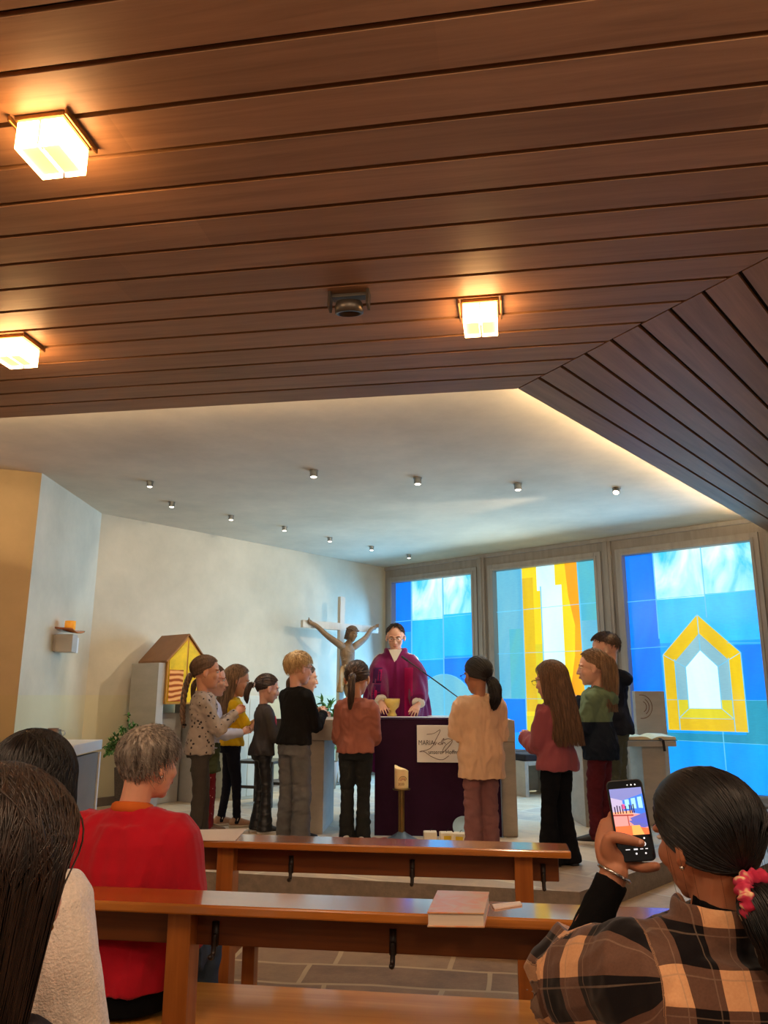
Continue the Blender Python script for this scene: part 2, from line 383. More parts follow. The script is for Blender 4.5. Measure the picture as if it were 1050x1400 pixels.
def pane(idx, pieces, joints):
    t0, t1 = WIN[idx]; mb = MB()
    def q(poly, m, o0, o1):
        P = [Wt(t0 + x * (t1 - t0), GZ0 + y * (GZ1 - GZ0), o0) for x, y in poly]
        mb.prism(P, NWI * (o1 - o0), GN.index(m))
    for n, (m, poly) in enumerate(pieces):
        if len(poly) == 4 and not hasattr(poly[0], '__len__'):
            x0, y0, x1, y1 = poly; poly = [(x0, y0), (x1, y0), (x1, y1), (x0, y1)]
        lv = -.085 + .0012 * n
        q(poly, m, -.1, lv)
    for a, b_ in joints:
        a, b_ = np.array(a), np.array(b_); d = nrm(b_ - a); e = np.array([-d[1] / (t1 - t0), d[0] / (GZ1 - GZ0)]) * .0022
        q([a - e, b_ - e, b_ + e, a + e], 'lead', -.09, -.05)
    w = bpy.data.objects.new('window_%d' % (idx + 1), None); COL.objects.link(w); w.location = Wt((t0 + t1) / 2, GZ0); struct(w)
    inv = np.eye(4); inv[:3, 3] = -np.array(w.location)
    mb.v = [V + inv[:3, 3] for V in mb.v]
    mb.build('glass_pane', [G[k] for k in GN], w)
    fr = MB()
    for (a, b_, z0, z1) in ((t0 - .09, t0, GZ0 - .09, GZ1 + .09), (t1, t1 + .09, GZ0 - .09, GZ1 + .09), (t0, t1, GZ1, GZ1 + .09), (t0, t1, GZ0 - .09, GZ0)):
        wbox(fr, a, b_, z0, z1, -.1, .022)
    for (a, b_, z0, z1) in ((t0 - .035, t0, GZ0 - .035, GZ1 + .035), (t1, t1 + .035, GZ0 - .035, GZ1 + .035), (t0, t1, GZ1, GZ1 + .035), (t0, t1, GZ0 - .035, GZ0)):
        wbox(fr, a, b_, z0, z1, .022, .034)
    fr.v = [V + inv[:3, 3] for V in fr.v]
    fr.build('window_frame', M_frame, w, bevel=.004)
    sl = MB(); wbox(sl, t0 - .1, t1 + .1, GZ0 - .1, GZ0 - .07, 0, .09); sl.v = [V + inv[:3, 3] for V in sl.v]; sl.build('window_sill', M_frame, w, bevel=.004)
    return w
arc = [(.62 - .42 * math.cos(a), .2 + .285 * math.sin(a)) for a in np.linspace(0, PI, 24)]
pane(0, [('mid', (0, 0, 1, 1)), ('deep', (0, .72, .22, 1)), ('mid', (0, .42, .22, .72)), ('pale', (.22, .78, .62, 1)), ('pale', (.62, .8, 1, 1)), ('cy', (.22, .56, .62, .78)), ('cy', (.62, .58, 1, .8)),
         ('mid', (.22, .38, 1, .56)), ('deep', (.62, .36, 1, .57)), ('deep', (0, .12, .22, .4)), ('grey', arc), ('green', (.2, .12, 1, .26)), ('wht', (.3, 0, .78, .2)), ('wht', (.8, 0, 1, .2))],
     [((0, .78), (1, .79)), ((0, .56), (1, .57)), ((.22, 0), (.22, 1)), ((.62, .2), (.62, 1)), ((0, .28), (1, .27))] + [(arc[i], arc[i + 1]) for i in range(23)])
pane(1, [('grey', (0, .36, .3, 1)), ('mid', (0, 0, .3, .36)), ('deep', (0, .2, .3, .36)), ('green', (.74, .72, 1, 1)), ('grey', (.74, .36, 1, .72)), ('deep', (.74, 0, 1, .36)), ('green', (.12, .36, .3, .7)),
         ('yel', (.27, 0, .54, 1)), ('gold', (.27, .2, .38, .95)), ('ol', (.38, .3, .5, .62)), ('wht', (.42, .88, .62, 1)), ('wht', (.46, .2, .66, .9)), ('yel', (.6, .9, .72, 1)), ('yel', (.66, 0, .78, 1)),
         ('amb', [(.7, 1), (.82, 1), (.84, 0), (.72, 0), (.7, .4), (.755, .56), (.77, .7), (.72, .84)]), ('yel', (.27, 0, .5, .3)), ('ol', (.27, .1, .36, .28))],
     [((0, .36), (1, .36)), ((0, .58), (1, .58)), ((0, .79), (1, .80)), ((.27, 0), (.27, 1)), ((.84, 0), (.82, 1)), ((.46, .2), (.46, .9)), ((0, .12), (1, .12))])
def house(cx, w, y0, ye, ya): return [(cx - w, y0), (cx + w, y0), (cx + w, ye), (cx, ya), (cx - w, ye)]
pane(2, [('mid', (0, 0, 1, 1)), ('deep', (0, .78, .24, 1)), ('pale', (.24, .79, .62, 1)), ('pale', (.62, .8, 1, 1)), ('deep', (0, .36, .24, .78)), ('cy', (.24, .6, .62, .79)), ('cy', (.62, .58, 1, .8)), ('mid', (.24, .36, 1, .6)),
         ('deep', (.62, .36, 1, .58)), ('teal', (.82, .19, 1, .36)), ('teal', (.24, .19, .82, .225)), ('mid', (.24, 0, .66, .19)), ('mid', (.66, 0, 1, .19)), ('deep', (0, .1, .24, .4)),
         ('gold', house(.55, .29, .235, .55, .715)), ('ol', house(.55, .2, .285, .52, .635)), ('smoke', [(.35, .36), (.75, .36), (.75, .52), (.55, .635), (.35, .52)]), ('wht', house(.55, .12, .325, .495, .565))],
     [((0, .36), (.26, .36)), ((.84, .36), (1, .36)), ((0, .195), (1, .19)), ((.24, .0), (.24, .25)), ((.24, .62), (.24, 1)), ((.66, 0), (.66, .235)), ((0, .79), (1, .8)), ((0, .58), (.3, .585)), ((.75, .59), (1, .585)), ((.62, .7), (.62, 1)),
      ((.35, .285), (.43, .325)), ((.75, .285), (.67, .325)), ((.26, .55), (.43, .495)), ((.84, .55), (.67, .495)), ((.55, .565), (.55, .715)), ((.35, .285), (.75, .285)), ((.35, .235), (.35, .53)), ((.75, .235), (.75, .53)), ((.26, .36), (.35, .36)), ((.75, .36), (.84, .36))]
     + [(p, q) for h in (house(.55, .29, .235, .55, .715), house(.55, .12, .325, .495, .565)) for p, q in zip(h, h[1:] + h[:1])])

# --- ceilings
C0 = MB(); C0.prism([(-8, -5, HC), (9, -5, HC), (9, 13.5, HC), (-8, 13.5, HC)], (0, 0, .1)); struct(C0.build('ceiling', M_ceil))
M_plank = wood('ceiling plank', (140, 101, 70), (174, 130, 94), 'x', .5, 0., 1., True)
M_dark = mat('gap dark', (14, 9, 7), .9, var=0)
M0 = np.array([.795, 4.34, 0]); DM = nrm(np.array([1.599, 2.906, 0]) - M0)
def mit(coord, n): return M0 + DM * ((coord - M0 @ n) / (DM @ n))
rg = np.random.default_rng(3)
def planks(name, u, n, c0, step, count, far):
    """rows of boards across direction n, mitred at one end"""
    R = np.column_stack([u, n, np.cross(u, n)]); mb = MB(); tones = []
    for k in range(count):
        a, b_ = c0 + step * k, c0 + step * (k + 1)
        a2, b2 = a + np.sign(step) * .011, b_ - np.sign(step) * .011
        if k == 0: a2 = a
        pa, pb = mit(a2, n), mit(b2, n)
        la, lb = (pa @ u) + .006, (pb @ u) + .006; x = max(la, lb)
        cuts = []; p = x + rg.uniform(.8, 3.2)
        while p < far: cuts.append(p); p += rg.uniform(2., 4.2)
        cuts.append(far); s0 = None
        for e in cuts:
            q0 = (la, lb) if s0 is None else (s0, s0)
            P = [(q0[0], a2), (e, a2), (e, b2), (q0[1], b2)]
            P = [np.array([u[0] * l + n[0] * c, u[1] * l + n[1] * c, HW]) for l, c in P]
            mb.prism(P, (0, 0, .02)); tones += [rg.uniform(.86, 1.08)] * 6; s0 = e
    # local frame: x along the boards, so that the grain follows them
    Rm = np.column_stack([u, n, (0, 0, 1)]); mb.v = [V @ Rm for V in mb.v]
    o = mb.build(name, M_plank); o.matrix_world = Matrix(np.vstack([np.column_stack([Rm, (0, 0, 0)]), (0, 0, 0, 1)]).tolist())
    at = o.data.attributes.new('tone', 'FLOAT_COLOR', 'FACE')
    at.data.foreach_set('color', np.array([(t, t * .99, t * .97, 1) for t in tones]).ravel())
    return struct(o)
planks('ceiling_timber', US, NS, 4.41, -.1912, 34, 7.5)
planks('ceiling_timber_right', UL, NL, -2.19, .176, 34, 9.46)
# board behind the gaps, kept clear of the edges
mb = MB(); e1a, e2b = M0 + US * 8.5, M0 + UL * 8.2
inn = .012
mb.prism([tuple(p + np.array([0, 0, HW + .021])) for p in (e1a - NS * inn, M0 - NS * inn + DM * .015, M0 + UL * 6.3 + NL * inn, M0 + UL * 6.3 + NL * 7, np.array([5.5, -4.5, 0]), np.array([-8, -4.5, 0]))], (0, 0, .03))
struct(mb.build('ceiling_deck', M_dark))
mb = MB()
for p, u, n, L_ in ((M0, US, -NS, 8.), (M0, UL, NL, 6.2)):
    R = np.column_stack([u, n, (0, 0, 1)]); mb.box(p + u * L_ / 2 + n * .006 + np.array([0, 0, HW + .036]), (L_, .012, .03), R)
struct(mb.build('trim_5', mat('timber edge', (110, 70, 46), .6)))
# --- light strips lying in the cove
M_led = mat('cove light', (255, 225, 180), .5, var=0, emit=(255, 226, 178), estr=COVE)
for p, u, n, L_, lb in ((M0 - NS * .075, US, -NS, 7., 'linear cove light above the front edge of the timber ceiling'), (M0 + NL * .075 + UL * .2, UL, NL, 4.9, 'linear cove light above the edge of the timber ceiling by the windows')):
    R = np.column_stack([u, n, (0, 0, 1)]); c = p + u * L_ / 2 + np.array([0, 0, HW + .062])
    t = thing('cove_light', c, lb, 'light')
    mb = MB().box((0, 0, 0), (L_, .03, .02), R); mb.build('channel', mat('aluminium', (170, 170, 168), .4, 1.), t)
    mb = MB().box((0, 0, .0125), (L_, .02, .005), R); mb.build('light_strip', M_led, t)
# ================================================================== LAMPS
M_brass = mat('bronze', (150, 110, 62), .35, .9, var=.1)
M_steel = mat('satin steel', (150, 150, 148), .35, 1., var=.05)
M_shade = mat('lamp glass', (255, 236, 205), .15, var=0, emit=(255, 196, 128), estr=LAMP)
M_shade2 = mat('lamp glass rim', (255, 226, 180), .1, var=0, emit=(255, 178, 96), estr=LAMP * .12)
def lamp(px, label):
    p = atz(*px, HW - .06); t = thing('ceiling_lamp', (p[0], p[1], HW), label, 'lamp', 'glass lamps on the timber ceiling', -80.9 + 90)
    for s in (-1, 1):
        mb = MB()                                                          # bent glass half: three sides of a box
        a, w, h = .078, .004, .115
        for (x0, x1, y0, y1) in ((s * .004, s * a, -a, -a + .007), (s * .004, s * a, a - .007, a), (s * (a - .007), s * a, -a, a)):
            x0, x1 = min(x0, x1), max(x0, x1)
            mb.prism([(x0, y0, -h), (x1, y0, -h), (x1, y1, -h), (x0, y1, -h)], (0, 0, h - .018))
        mb.build('glass_shade', M_shade, t, bevel=.003)
        rb = MB().box((s * (a / 2 + .002), 0, -h + .012), (a - .01, .13, .006)); rb.build('glass_base', M_shade2, t, bevel=.002)
        tr = MB().box((s * .098, 0, -.012), (.008, .19, .022)); tr.build('side_channel', M_brass, t, bevel=.002)
    MB().box((0, 0, -.008), (.17, .17, .016)).build('mounting_plate', M_brass, t, bevel=.003)
    b = MB().lathe([(.012, -.016), (.016, -.03), (.028, -.055), (.026, -.075), (.008, -.088)], seg=16).build('bulb', M_shade, t, smooth=True)
    return t
lamp((72, 202), 'lit square glass lamp on the timber ceiling, the largest and nearest one')
lamp((22, 482), 'lit square glass lamp on the timber ceiling cut by the left edge of the picture')
lamp((657, 436), 'lit square glass lamp on the timber ceiling beside the swivelling spotlight')
# lamps of the same rows behind the camera, as plain lights
for x, y in ((1.9, .9), (.2, .4), (-1.5, -.6), (.6, -2.2), (-2.6, 1.2), (2.4, -1.4)):
    l = bpy.data.lights.new('nave_light', 'POINT'); l.energy = NAVE; l.color = (1, .73, .48); l.shadow_soft_size = .12
    o = bpy.data.objects.new('nave_light', l); o.location = (x, y, HW - .12); COL.objects.link(o)
# swivelling spotlight between the boards
p = atz(478, 400, HW); t = thing('ceiling_spotlight', p, 'dark swivelling ring spotlight in a metal bracket under the timber ceiling', 'spotlight', None, 9)
M_gun = mat('gunmetal', (92, 84, 76), .4, .7, var=.1)
MB().box((0, .02, -.012), (.17, .05, .016)).build('bracket', M_gun, t, bevel=.003)
for s in (-1, 1): MB().box((s * .088, -.01, -.045), (.012, .055, .085), rot((1, 0, 0), -12)).build('arm', M_gun, t, bevel=.002)
R = rot((1, 0, 0), 14); mb = MB(); mb.lathe([(.05, .02), (.058, .02), (.064, .0), (.064, -.032), (.052, -.034), (.05, -.01), (.02, .012)], seg=36)
mb.v = [V @ R.T + np.array([0, -.01, -.075]) for V in mb.v]; mb.build('lamp_housing', M_gun, t, smooth=True)
mb = MB(); mb.lathe([(.0005, -.004), (.03, .0), (.049, -.012), (.049, -.016), (.02, -.02), (.0005, -.021)], seg=24); mb.v = [V @ R.T + np.array([0, -.01, -.075]) for V in mb.v]
mb.build('reflector', mat('spot lens', (58, 50, 46), .12, .6, var=0), t, smooth=True)

# small cylinder spots under the plaster ceiling
M_lens = mat('spot lens lit', (255, 245, 230), .2, var=0, emit=(255, 240, 215), estr=6.)
SPOTS = [((429, 646), 1, (-.5, 6.3, PZ), 'altar spot'), ((571, 656), 1, (.5, 7.0, 1.2), ''), ((708, 664), 1, (1.0, 6.2, PZ), ''), ((843, 670), 1, (-2.0, 10.0, 1.9), ''),
         ((205, 661), 0, None, ''), ((235, 689), 0, None, ''), ((316, 707), 0, None, ''), ((389, 722), 0, None, ''), ((451, 737), 0, None, ''), ((508, 749), 0, None, ''), ((559, 760), 0, None, '')]
LAB = ['small cylinder ceiling spot above the cross, first of the four nearer lit spots', 'small lit cylinder ceiling spot above the head of the priest, second of the nearer row', 'small lit cylinder ceiling spot above the middle window, third of the nearer row',
       'tilted cylinder ceiling spot near the slanting timber edge on the right', 'small ceiling spot nearest the outer wall corner at the left', 'small ceiling spot second from the left in the row along the left wall',
       'small ceiling spot third from the left in the row along the left wall', 'small ceiling spot fourth in the row along the left wall', 'small ceiling spot fifth in the row along the left wall',
       'small ceiling spot sixth in the row along the left wall', 'small ceiling spot in the far corner by the first window']
for (q, big, tgt, _), lb in zip(SPOTS, LAB):
    p = atz(*q, HC - .02); t = thing('ceiling_spot', (p[0], p[1], HC), lb, 'spotlight', 'spots under the plaster ceiling')
    r = .036 if big else .03; h = .06 if big else .05
    tilt = np.eye(3)
    if q[0] == 843: tilt = rot((0, 0, 1), 150) @ rot((1, 0, 0), 32)
    MB().lathe([(r * 1.15, 0), (r * 1.15, -.012), (r * .5, -.014)], seg=24).build('ceiling_plate', M_steel, t, smooth=False)
    mb = MB(); mb.lathe([(r, -.008), (r, -h), (r * .9, -h - .002)], seg=24); mb.v = [V @ tilt.T for V in mb.v]; mb.build('lamp_housing', M_steel, t)
    mb = MB(); mb.lathe([(r * .88, -h), (r * .6, -h - .008), (.001, -h - .011)], seg=20); mb.v = [V @ tilt.T for V in mb.v]; mb.build('lens', M_lens, t, smooth=True)
    l = bpy.data.lights.new('spot_beam', 'SPOT'); l.color = (1, .88, .72); l.shadow_soft_size = .03; l.spot_blend = .8
    src = np.array([p[0], p[1], HC - h - .03])
    if tgt is None: l.energy = SPOTW * .34; l.spot_size = math.radians(100); d = np.array([0, 0, -1.])
    else: l.energy = SPOTW; l.spot_size = math.radians(75); d = nrm(np.array(tgt) - src)
    if q[0] == 843: l.energy = SPOTW * 3.2; l.spot_size = math.radians(52); l.spot_blend = .3; src = src + d * .1
    o = bpy.data.objects.new('spot_beam', l); o.location = src; o.rotation_euler = Vector(d).to_track_quat('-Z', 'Y').to_euler(); COL.objects.link(o)
# daylight entering through the three stained windows
for i, (a, b) in enumerate(WIN):
    l = bpy.data.lights.new('window_daylight', 'AREA'); l.shape = 'RECTANGLE'; l.size = b - a - .05; l.size_y = 2.2; l.energy = DAY; l.spread = math.radians(160)
    l.color = ((.14, .49, 1.), (.5, .75, .95), (.16, .50, 1.))[i]
    o = bpy.data.objects.new('window_daylight', l); o.location = Wt((a + b) / 2, (GZ0 + GZ1) / 2, .18); o.visible_glossy = False; o.rotation_euler = Vector(NWI * .99 + np.array([0, 0, -.14])).to_track_quat('-Z', 'Y').to_euler(); COL.objects.link(o)
w = bpy.data.worlds.new('world'); SC.world = w; w.use_nodes = True
w.node_tree.nodes['Background'].inputs[0].default_value = (1., .78, .58, 1); w.node_tree.nodes['Background'].inputs[1].default_value = WORLD

# ================================================================== PEWS
M_pew = wood('pew varnished', (160, 92, 30), (204, 130, 56), 'x', .22, 1.)
M_pewd = wood('pew rail', (96, 48, 18), (128, 70, 28), 'x', .4, .2)
M_pewp = wood('pew post', (142, 78, 28), (182, 108, 46), 'z', .35, .3)
M_pews = wood('pew seat', (226, 148, 52), (248, 188, 96), 'x', .3, .5)
M_pew.node_tree.nodes['Principled BSDF'].inputs['Coat IOR'].default_value = 1.8
M_hook = mat('hook dark', (34, 22, 16), .4, var=.1)
def pew(Y0, x0, x1, posts, hooks, label):
    t = thing('pew', (0, Y0, 0), label, 'pew', 'wooden pews', 7.9)
    MB().box(((x0 + x1) / 2, -.09, .835), (x1 - x0, .18, .03)).build('top_board', M_pew, t, bevel=.006)
    MB().box(((x0 + x1) / 2 - .015, -.06, .765), (x1 - x0 - .06, .03, .11)).build('back_rail', M_pewd, t, bevel=.004)
    MB().box(((x0 + x1) / 2, .20, .43), (x1 - x0, .40, .035)).build('seat', M_pews, t, bevel=.006)
    for x in posts:
        MB().box((x, -.09, .41), (.075, .09, .82)).build('post', M_pewp, t, bevel=.004)
        MB().box((x, .30, .206), (.06, .07, .412)).build('leg', M_pewp, t, bevel=.004)
        MB().box((x, .10, .385), (.05, .30, .055)).build('seat_bearer', M_pewp, t, bevel=.003)
    for x in hooks:
        mb = MB(); mb.box((x, -.08, .745), (.02, .01, .07)); mb.loft([(x, -.085, .74), (x, -.088, .70), (x, -.1, .685), (x, -.118, .69)], .008, n=10, seg=8)
        mb.build('bag_hook', M_hook, t, smooth=True)
    return t
c79 = math.cos(math.radians(7.9))
def lx(px, py, Y): return aty(px, py, Y)[0] / c79
pew(3.685, -2.3, .8, (lx(313, 1190, 3.65), lx(719, 1200, 3.53), -2.1), (lx(400, 1183, 3.62), lx(567, 1190, 3.6), lx(747, 1193, 3.5)), 'front wooden pew nearest the chancel step, a sheet of paper at one end')
pew(2.656, -2.5, 1.75, (lx(250, 1300, 2.6), 1.45, -2.2), (lx(295, 1280, 2.6), lx(542, 1293, 2.6), 1.1), 'middle wooden pew carrying the hymn book, the red pullover against it')
pew(1.50, -2.6, 1.7, (-1.7, 1.4), (), 'rear wooden pew under the woman in the plaid overshirt')
pew(.46, -2.6, 1.7, (-1.7, 1.4), (), 'rearmost wooden pew under the nearest dark haired woman, below the picture edge')

M_paper = mat('paper', (238, 226, 216), .8, var=.03)
def sheet(name, pts, z, th, label, cat, m=M_paper, yz=None):
    P = [atz(*q, z) for q in pts]; c = sum(P) / len(P)
    o = MB().prism([p - c for p in P], (0, 0, th)).build(name, m, loc=c); return tag(o, label, cat)
sheet('paper_sheet', [(270, 1135), (337, 1134), (321, 1150), (258, 1149)], .8505, .003, 'blank pale sheet of paper on the front pew beside the red pullover', 'paper')
sheet('leaflet', [(672, 1238), (711, 1234), (714, 1238), (676, 1244)], .8505, .004, 'folded pale leaflet beside the hymn book on the middle pew', 'paper')
# hymn book
P = [atz(*q, .89) for q in ((598, 1217), (669, 1219), (662, 1248), (584, 1247))]; c = sum(P) / 4; c[2] = .852
t = thing('hymn_book', c, 'thick hymn book with a pale orange glossy cover on the middle pew', 'book')
Q = [p - c for p in P]; ins = lambda k: [np.array([q[0] * k, q[1] * k, 0]) for q in Q]
MB().prism([q + np.array([0, 0, .004]) for q in ins(.97)], (0, 0, .03)).build('page_block', mat('page edges', (226, 214, 198), .8, var=.08, scale=60., stretch=(.1, .1, 8)), t)
m, nt, b = nodes('book cover'); v = coords(nt); nz = N(nt, 'ShaderNodeTexNoise', i_Scale=14., i_Detail=4., i_Distortion=1.5); nt.links.new(v, nz.inputs['Vector'])
nt.links.new(ramp(nt, nz.outputs[0], [(.35, (222, 150, 104)), (.6, (214, 176, 138))]), b.inputs['Base Color']); b.inputs['Roughness'].default_value = .3; b.inputs['Specular IOR Level'].default_value = .35
for z in (0, .034): MB().prism([q + np.array([0, 0, z]) for q in ins(1.)], (0, 0, .004)).build('cover', m, t, bevel=.001)

# ================================================================== CHANCEL FURNITURE
M_stone = mat('altar stone', (176, 164, 148), .7, var=.1, scale=5., stretch=(1, 1, 2.5), bump=.2)
M_white = mat('white lacquer', (226, 222, 216), .4, var=.03)
M_violet = fabric('violet cloth', (44, 18, 42), .12)
M_linen = fabric('linen', (232, 222, 204), .03)
def corner(px, z=PZ): return atz(*px, z)
# altar
AL, AR = corner((420, 1141)), corner((709, 1145)); AW = np.linalg.norm(AR - AL); a_az = math.degrees(math.atan2((AR - AL)[0], (AR - AL)[1])) - 90
t = ALTAR = thing('altar', ((AL + AR) / 2), 'stone altar table with white cloth and dark violet hanging', 'altar', None, a_az)
h = AW / 2; TOP = .955
MB().box((0, .42, TOP - .09), (AW, .84, .18)).build('tabletop', M_stone, t, bevel=.006)
for s in (-1, 1): MB().box((s * (h - .065), .40, (TOP - .18) / 2), (.13, .76, TOP - .18)).build('leg', M_stone, t, bevel=.006)
mb = MB(); mb.box((.1, .42, TOP + .003), (AW * .86, .86, .006)); mb.build('altar_cloth', M_linen, t)
x0 = (atz(512, 1143, PZ) - (AL + AR) / 2)[0]; x1 = h - .14
pts = [(x, -.012 - .006 * math.sin(x * 9) ** 2) for x in np.linspace(x0, x1, 40)]
mb = MB(); V = [(x, y - .012 * k, .005 + (TOP + .004 - .005) * (1 - k)) for k in np.linspace(0, 1, 6) for x, y in pts]
V2 = [(x, y + .006, z) for x, y, z in V]; n = len(V); F = []
for i in range(5):
    for j in range(39):
        a = i * 40 + j; F += [(a, a + 1, a + 41, a + 40), (n + a, n + a + 40, n + a + 41, n + a + 1)]
mb.add(V + V2, F); mb.box(((x0 + x1) / 2, .2, TOP + .0075), (x1 - x0, .44, .003)); mb.build('violet_hanging', M_violet, t, smooth=True)
# sign on the hanging
c = aty(601, 1017, 6.98); M_board = mat('sign board', (244, 238, 230), .6, var=.02); M_ink = mat('sign ink', (34, 26, 28), .7, var=0); M_ink2 = mat('sign brown', (92, 60, 52), .7, var=0)
t = thing('sign', c, 'white sign with handwriting hung on the violet altar cloth', 'sign', None, a_az)
SWD = aty(632, 1017, 6.98)[0] - aty(570, 1017, 6.98)[0]; SHT = aty(601, 992, 6.98)[2] - aty(601, 1043, 6.98)[2]
MB().box((0, .02, 0), (SWD, .012, SHT)).build('board', M_board, t, bevel=.002)
def lettering(s, size, m, parent, loc, sx=1., ext=.0006):
    cu = bpy.data.curves.new('lettering', 'FONT'); cu.body = s; cu.size = size; cu.extrude = ext
    o = bpy.data.objects.new('tmp', cu); COL.objects.link(o); dg = bpy.context.evaluated_depsgraph_get()
    me = bpy.data.meshes.new_from_object(o.evaluated_get(dg)); bpy.data.objects.remove(o); me.materials.clear(); me.materials.append(m); me.name = 'lettering'
    o = bpy.data.objects.new('lettering', me); COL.objects.link(o); o.parent = parent; o.location = loc; o.rotation_euler = (PI / 2, 0, 0); o.scale = (sx, 1, 1); return o
def text(s, x, z, size, m, sx=1., font=None): return lettering(s, size, m, t, (x, .0135, z), sx)
text('MARIA', -SWD / 2 + .012, -.01, .056, M_ink, .82); text('unserer Hoffnung', -SWD / 2 + .098, -.085, .05, M_ink, .86)
def stroke(pts, r=.0022, m=M_ink2, n=30):
    mb = MB(); mb.loft([(-SWD / 2 + x * SWD, .0125, SHT / 2 - z * SHT) for x, z in pts], r, n=n, seg=6); return mb.build('calligraphy', m, t, smooth=True)
stroke([(.22, .25), (.38, .22), (.52, .12), (.44, .34), (.30, .62), (.06, .72), (.14, .70), (.34, .86), (.55, .93), (.70, .82)])
stroke([(.36, .52), (.40, .44), (.40, .53), (.44, .46)]); stroke([(.52, .46), (.46, .50), (.53, .52), (.54, .44), (.60, .35), (.55, .52), (.60, .46), (.63, .51)])
stroke([(.60, .40), (.70, .36), (.78, .42), (.70, .58), (.56, .74), (.62, .56), (.82, .36)])
# chalice, bread dish, papers, microphone on the altar
ZT = PZ + TOP + .009
def on_altar(px, py): return atz(px, py, ZT)
M_cer = mat('yellow glazed ceramic', (226, 190, 92), .3, var=.12, scale=14., coat=.4)
t = thing('chalice', on_altar(536, 979), 'yellow glazed goblet standing on the altar', 'chalice')
MB().lathe([(.0, .0), (.046, .0), (.047, .012), (.036, .03), (.032, .05), (.04, .062), (.066, .088), (.076, .125), (.079, .168), (.075, .168), (.07, .125), (.055, .09), (.0, .075)], seg=40).build('bowl', M_cer, t, smooth=True)
MB().lathe([(.0006, .155), (.0745, .155), (.0745, .158), (.0006, .158)], seg=32).build('wine', mat('wine', (226, 200, 130), .2, var=0), t)
t = thing('bread_dish', on_altar(565, 977), 'flat yellow ceramic dish of wafers beside the goblet', 'dish')
MB().lathe([(.0, .0), (.105, .0), (.112, .012), (.112, .028), (.104, .028), (.1, .014), (.0, .012)], seg=40).build('dish', M_cer, t, smooth=True)
M_wafer = mat('wafer', (240, 228, 200), .8, var=.05)
mb = MB()
for k in range(16): a = rg.uniform(0, 6.28); r = rg.uniform(0, .075); mb.lathe([(.0, 0), (.017, 0), (.017, .003), (.0, .003)], c=(r * math.cos(a), r * math.sin(a), .013 + .0035 * (k % 5)), seg=14)
o = mb.build('wafers', M_wafer, t); o['kind'] = 'stuff'
o = MB().prism([(-.1, -.07, 0), (.1, -.06, 0), (.09, .07, 0), (-.11, .06, 0)], (0, 0, .003)).build('altar_paper', M_paper, loc=on_altar(600, 979)); tag(o, 'white sheet of paper lying on the altar beside the bread dish', 'paper')
t = thing('microphone', on_altar(634, 975), 'thin black gooseneck microphone rising from the altar', 'microphone')
b0 = np.array(t.location); tip = aty(557, 903, 7.55) - b0; e1 = aty(612, 943, 7.3) - b0; b1 = aty(636, 962, b0[1]) - b0
M_blk = mat('matt black', (18, 18, 20), .5, var=0)
MB().lathe([(.0, 0), (.05, 0), (.05, .012), (.02, .02), (.012, .05), (.0, .05)], seg=24).build('base', M_blk, t, smooth=True)
mb = MB(); mb.loft([(0, 0, .04), b1, e1, tip * .5 + e1 * .5, tip], .006, n=24, seg=8); mb.build('gooseneck', M_blk, t, smooth=True)
mb = MB(); mb.loft([tip, tip + nrm(tip - e1) * .07], .011, seg=12); mb.build('capsule', M_blk, t, smooth=True)

# candle in front of the altar
P0 = atz(549, 1150, PZ); c = P0.copy(); M_brs = mat('aged brass', (130, 104, 58), .35, .9, var=.15, scale=10.)
t = thing('candle_stand', c, 'brass floor candle stand with a spreading blue grey foot', 'candle stand')
zt = aty(549, 1078, c[1])[2] - PZ
MB().lathe([(.0, .0), (.135, .0), (.137, .012), (.09, .035), (.05, .058), (.03, .072), (.0, .074)], seg=40).build('foot', mat('blue grey enamel', (98, 124, 150), .4, .2, var=.08), t, smooth=True)
mb = MB()
for k in range(3): a = k * 2.1 + .6; mb.loft([(.014 * math.cos(a), .014 * math.sin(a), .06), (.014 * math.cos(a), .014 * math.sin(a), zt - .008)], .0135, seg=14)
mb.build('stem', M_brs, t, smooth=True)
MB().lathe([(.0, zt - .012), (.07, zt - .01), (.078, zt - .002), (.07, zt), (.0, zt - .002)], seg=32).build('drip_plate', M_brs, t, smooth=True)
zc = aty(549, 1046, c[1])[2] - PZ - zt; r = .058
t = thing('candle', (c[0], c[1], PZ + zt), 'thick cream candle with rainbow emblem on the brass stand', 'candle')
prof = []; seg = 40; mb = MB(); rows = 14; V = []; F = []
top = lambda a: zc * (.86 + .14 * max(0, math.cos(a - 2.7)) ** 3 - .10 * max(0, math.cos(a - .1)) ** 2)
for i in range(rows + 1):
    for j in range(seg):
        a = 2 * PI * j / seg; V.append((r * math.cos(a), r * math.sin(a), top(a) * i / rows))
for j in range(seg): a = 2 * PI * j / seg; V.append((r * .8 * math.cos(a), r * .8 * math.sin(a), top(a) - .004))
for j in range(seg): a = 2 * PI * j / seg; V.append((r * .5 * math.cos(a), r * .5 * math.sin(a), zc * .7))
for i in range(rows + 2):
    for j in range(seg): F.append((i * seg + j, i * seg + (j + 1) % seg, (i + 1) * seg + (j + 1) % seg, (i + 1) * seg + j))
F += [tuple(range(seg))[::-1], tuple((rows + 2) * seg + j for j in range(seg))]
mb.add(V, F); mb.build('wax_body', mat('candle wax', (252, 222, 168), .5, var=.04, sss=.3), t, smooth=True)
def onwax(u, z): a = -PI / 2 + u / r; return ((r + .0006) * math.cos(a), (r + .0006) * math.sin(a), z)
